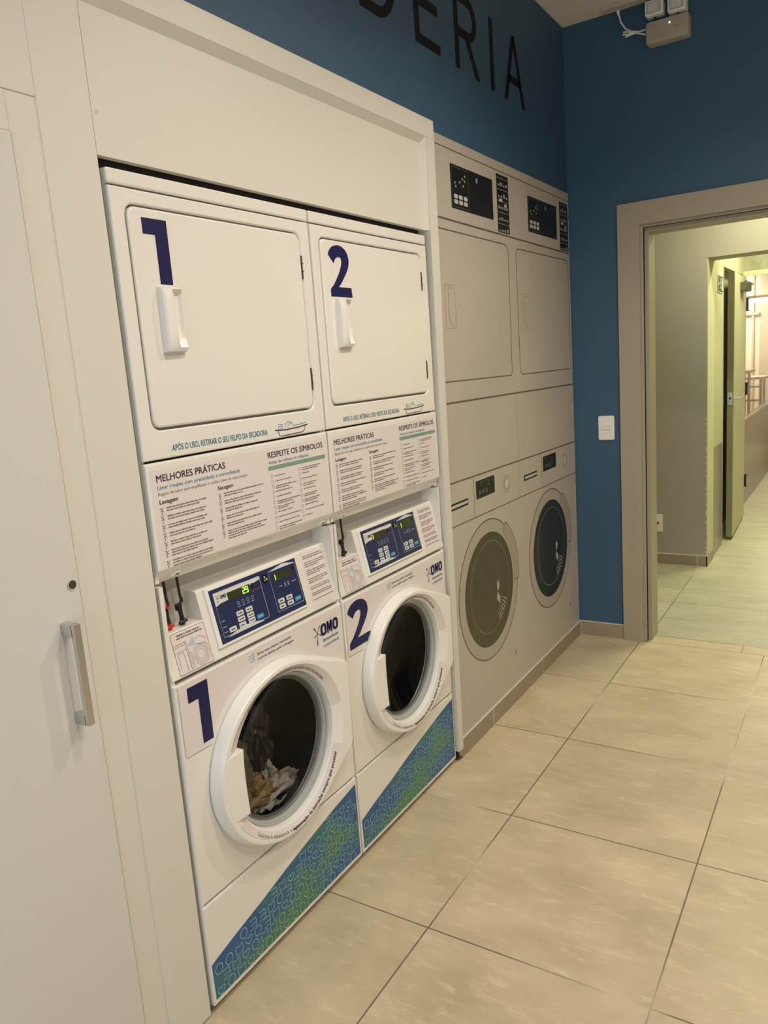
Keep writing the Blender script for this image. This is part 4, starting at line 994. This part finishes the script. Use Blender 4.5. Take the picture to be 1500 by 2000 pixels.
# printed portholes
for k, (cy, cz) in enumerate(((1.775, .604), (2.537, .604))):
    gm = [mat('printed_porthole_glass', (.050, .040, .022), .3, noise=.35, nscale=12), mat('printed_porthole_glass_dark', (.018, .019, .018), .3, noise=.5, nscale=12)][k]
    b = MB(); b.strip(circ(cy, cz, .304, 96), .005, x, closed=True); b.build('printed_ring_outline', m_mline, mu)
    b = MB(); n_ = 96; r0, r1 = .249, .301
    P0 = circ(cy, cz, r0, n_); P1 = circ(cy, cz, r1, n_)
    for i in range(n_): b.poly([P0[i], P1[i], P1[(i + 1) % n_], P0[(i + 1) % n_]], x)
    rg_ = b.build('printed_porthole_ring', mat('printed_ring_grey', (.41, .37, .31), .4), mu)
    b = MB(); pts = [(cy + r * math.cos(math.radians(a)), cz + r * math.sin(math.radians(a))) for r, A in ((.326, range(-6, 58, 6)), (.262, range(54, -8, -6))) for a in A]
    inner = [(cy + .262 * math.cos(math.radians(a)), cz + .262 * math.sin(math.radians(a))) for a in range(-6, 58, 6)]; outer = [(cy + (.318 + .010 * math.sin(math.radians((a + 6) * 2.8))) * math.cos(math.radians(a)), cz + (.318 + .010 * math.sin(math.radians((a + 6) * 2.8))) * math.sin(math.radians(a))) for a in range(-6, 58, 6)]
    for i in range(len(inner) - 1): b.poly([inner[i], outer[i], outer[i + 1], inner[i + 1]], x + .0003)
    lg = b.build('printed_door_grip', mat('printed_grip_grey', (.36, .31, .26), .4), mu)
    b = MB(); b.strip(outer + [], .003, x + .0005); b.strip([inner[0], outer[0]], .005, x + .0005); b.strip([inner[-1], outer[-1]], .003, x + .0005); b.build('printed_grip_outline', m_mline, lg)
    b = MB(); b.poly(circ(cy, cz, .249, 96), x + .0002); pg = b.build('printed_glass', gm, mu)
    b = MB(); b.strip(circ(cy + .002, cz + .01, .200, 96), .005, x + .0005, closed=True); b.strip([(cy - .155 + .02 * math.cos(t_), cz + .15 * math.sin(t_)) for t_ in [PI * .6 + PI * .8 * i / 20 for i in range(21)]], .003, x + .0005); b.build('printed_glass_rim', mat('printed_rim', (.16, .145, .115), .4), pg)
    b = MB(); rr = random.Random(2)
    b.poly([(cy + .066, cz + .012), (cy + .085, cz + .020), (cy + .095, cz - .005), (cy + .080, cz - .03), (cy + .070, cz - .022)], x + .0007)
    for i in range(7):
        a = math.radians(-28 - i * 5.5); b.poly([(cy + .12 * math.cos(a), cz + .125 * math.sin(a)), (cy + .185 * math.cos(a), cz + .185 * math.sin(a)), (cy + .185 * math.cos(a - .045), cz + .185 * math.sin(a - .045))], x + .0007)
    b.poly([(cy + .07, cz - .03), (cy + .10, cz - .06), (cy + .09, cz - .09), (cy + .06, cz - .06)], x + .0007)
    b.build('printed_reflection', mat('printed_glint', (.42, .37, .30), .4), pg)
b = MB()
for u, z in ((2.020, .229), (2.807, .222)): b.poly([(u - .012, z - .010), (u + .012, z + .002), (u + .012, z + .012), (u - .008, z + .002)], x)
b.build('printed_marks', m_mline, mu)

# ================================================================== LIGHTS
def downlight(x_, y_, w_):
    t = thing('downlight', (x_, y_, H), 'recessed round ceiling downlight over the laundry floor', 'lamp', 'recessed ceiling downlights')
    b = MB(); n_ = 32
    b.loops([[(r * math.cos(2 * PI * i / n_), r * math.sin(2 * PI * i / n_), z) for i in range(n_)] for r, z in ((.085, 0), (.085, -.006), (.065, -.006), (.060, 0))], False, False); b.build('trim_ring', m_plastic, t)
    b = MB(); b.loops([[(.06 * math.cos(2 * PI * i / n_), .06 * math.sin(2 * PI * i / n_), z) for i in range(n_)] for z in (-.001, -.002)]); b.build('diffuser', m_lampe, t)
    l = bpy.data.lights.new('downlight_spot', 'SPOT'); l.energy = w_; l.color = DOWN_COL; l.shadow_soft_size = .045; l.spot_size = math.radians(146); l.spot_blend = 0.70
    o = bpy.data.objects.new('downlight_spot', l); C.objects.link(o); o.location = (0, 0, -.03); o.parent = t
for a in DOWN: downlight(*a)
def panel_light(x_, y_, z_, w_, col, sx, sy, label):
    t = thing('ceiling_panel_light', (x_, y_, 2.75), label, 'lamp', 'ceiling panel lights beyond the doorway')
    b = MB(); b.box(-sx / 2 - .02, sx / 2 + .02, -sy / 2 - .02, sy / 2 + .02, -.03, 0); b.build('frame', m_plastic, t)
    b = MB(); b.box(-sx / 2, sx / 2, -sy / 2, sy / 2, -.034, -.030); b.build('diffuser', m_lampe, t)
    l = bpy.data.lights.new('panel_area', 'AREA'); l.shape = 'RECTANGLE'; l.size = sx; l.size_y = sy; l.energy = w_; l.color = col
    o = bpy.data.objects.new('panel_area', l); C.objects.link(o); o.location = (0, 0, -.04); o.parent = t
for i, a in enumerate(HALL): panel_light(a[0], a[1], a[2], a[3], HALL_COL, .55, .2, ['ceiling panel light of the vestibule', 'ceiling panel light of the hall'][i])
for i, a in enumerate(FAR): panel_light(a[0], a[1], a[2], a[3], FAR_COL, .6, .6, ['ceiling panel light past the stone lintel', 'ceiling panel light behind the glass partition'][i])
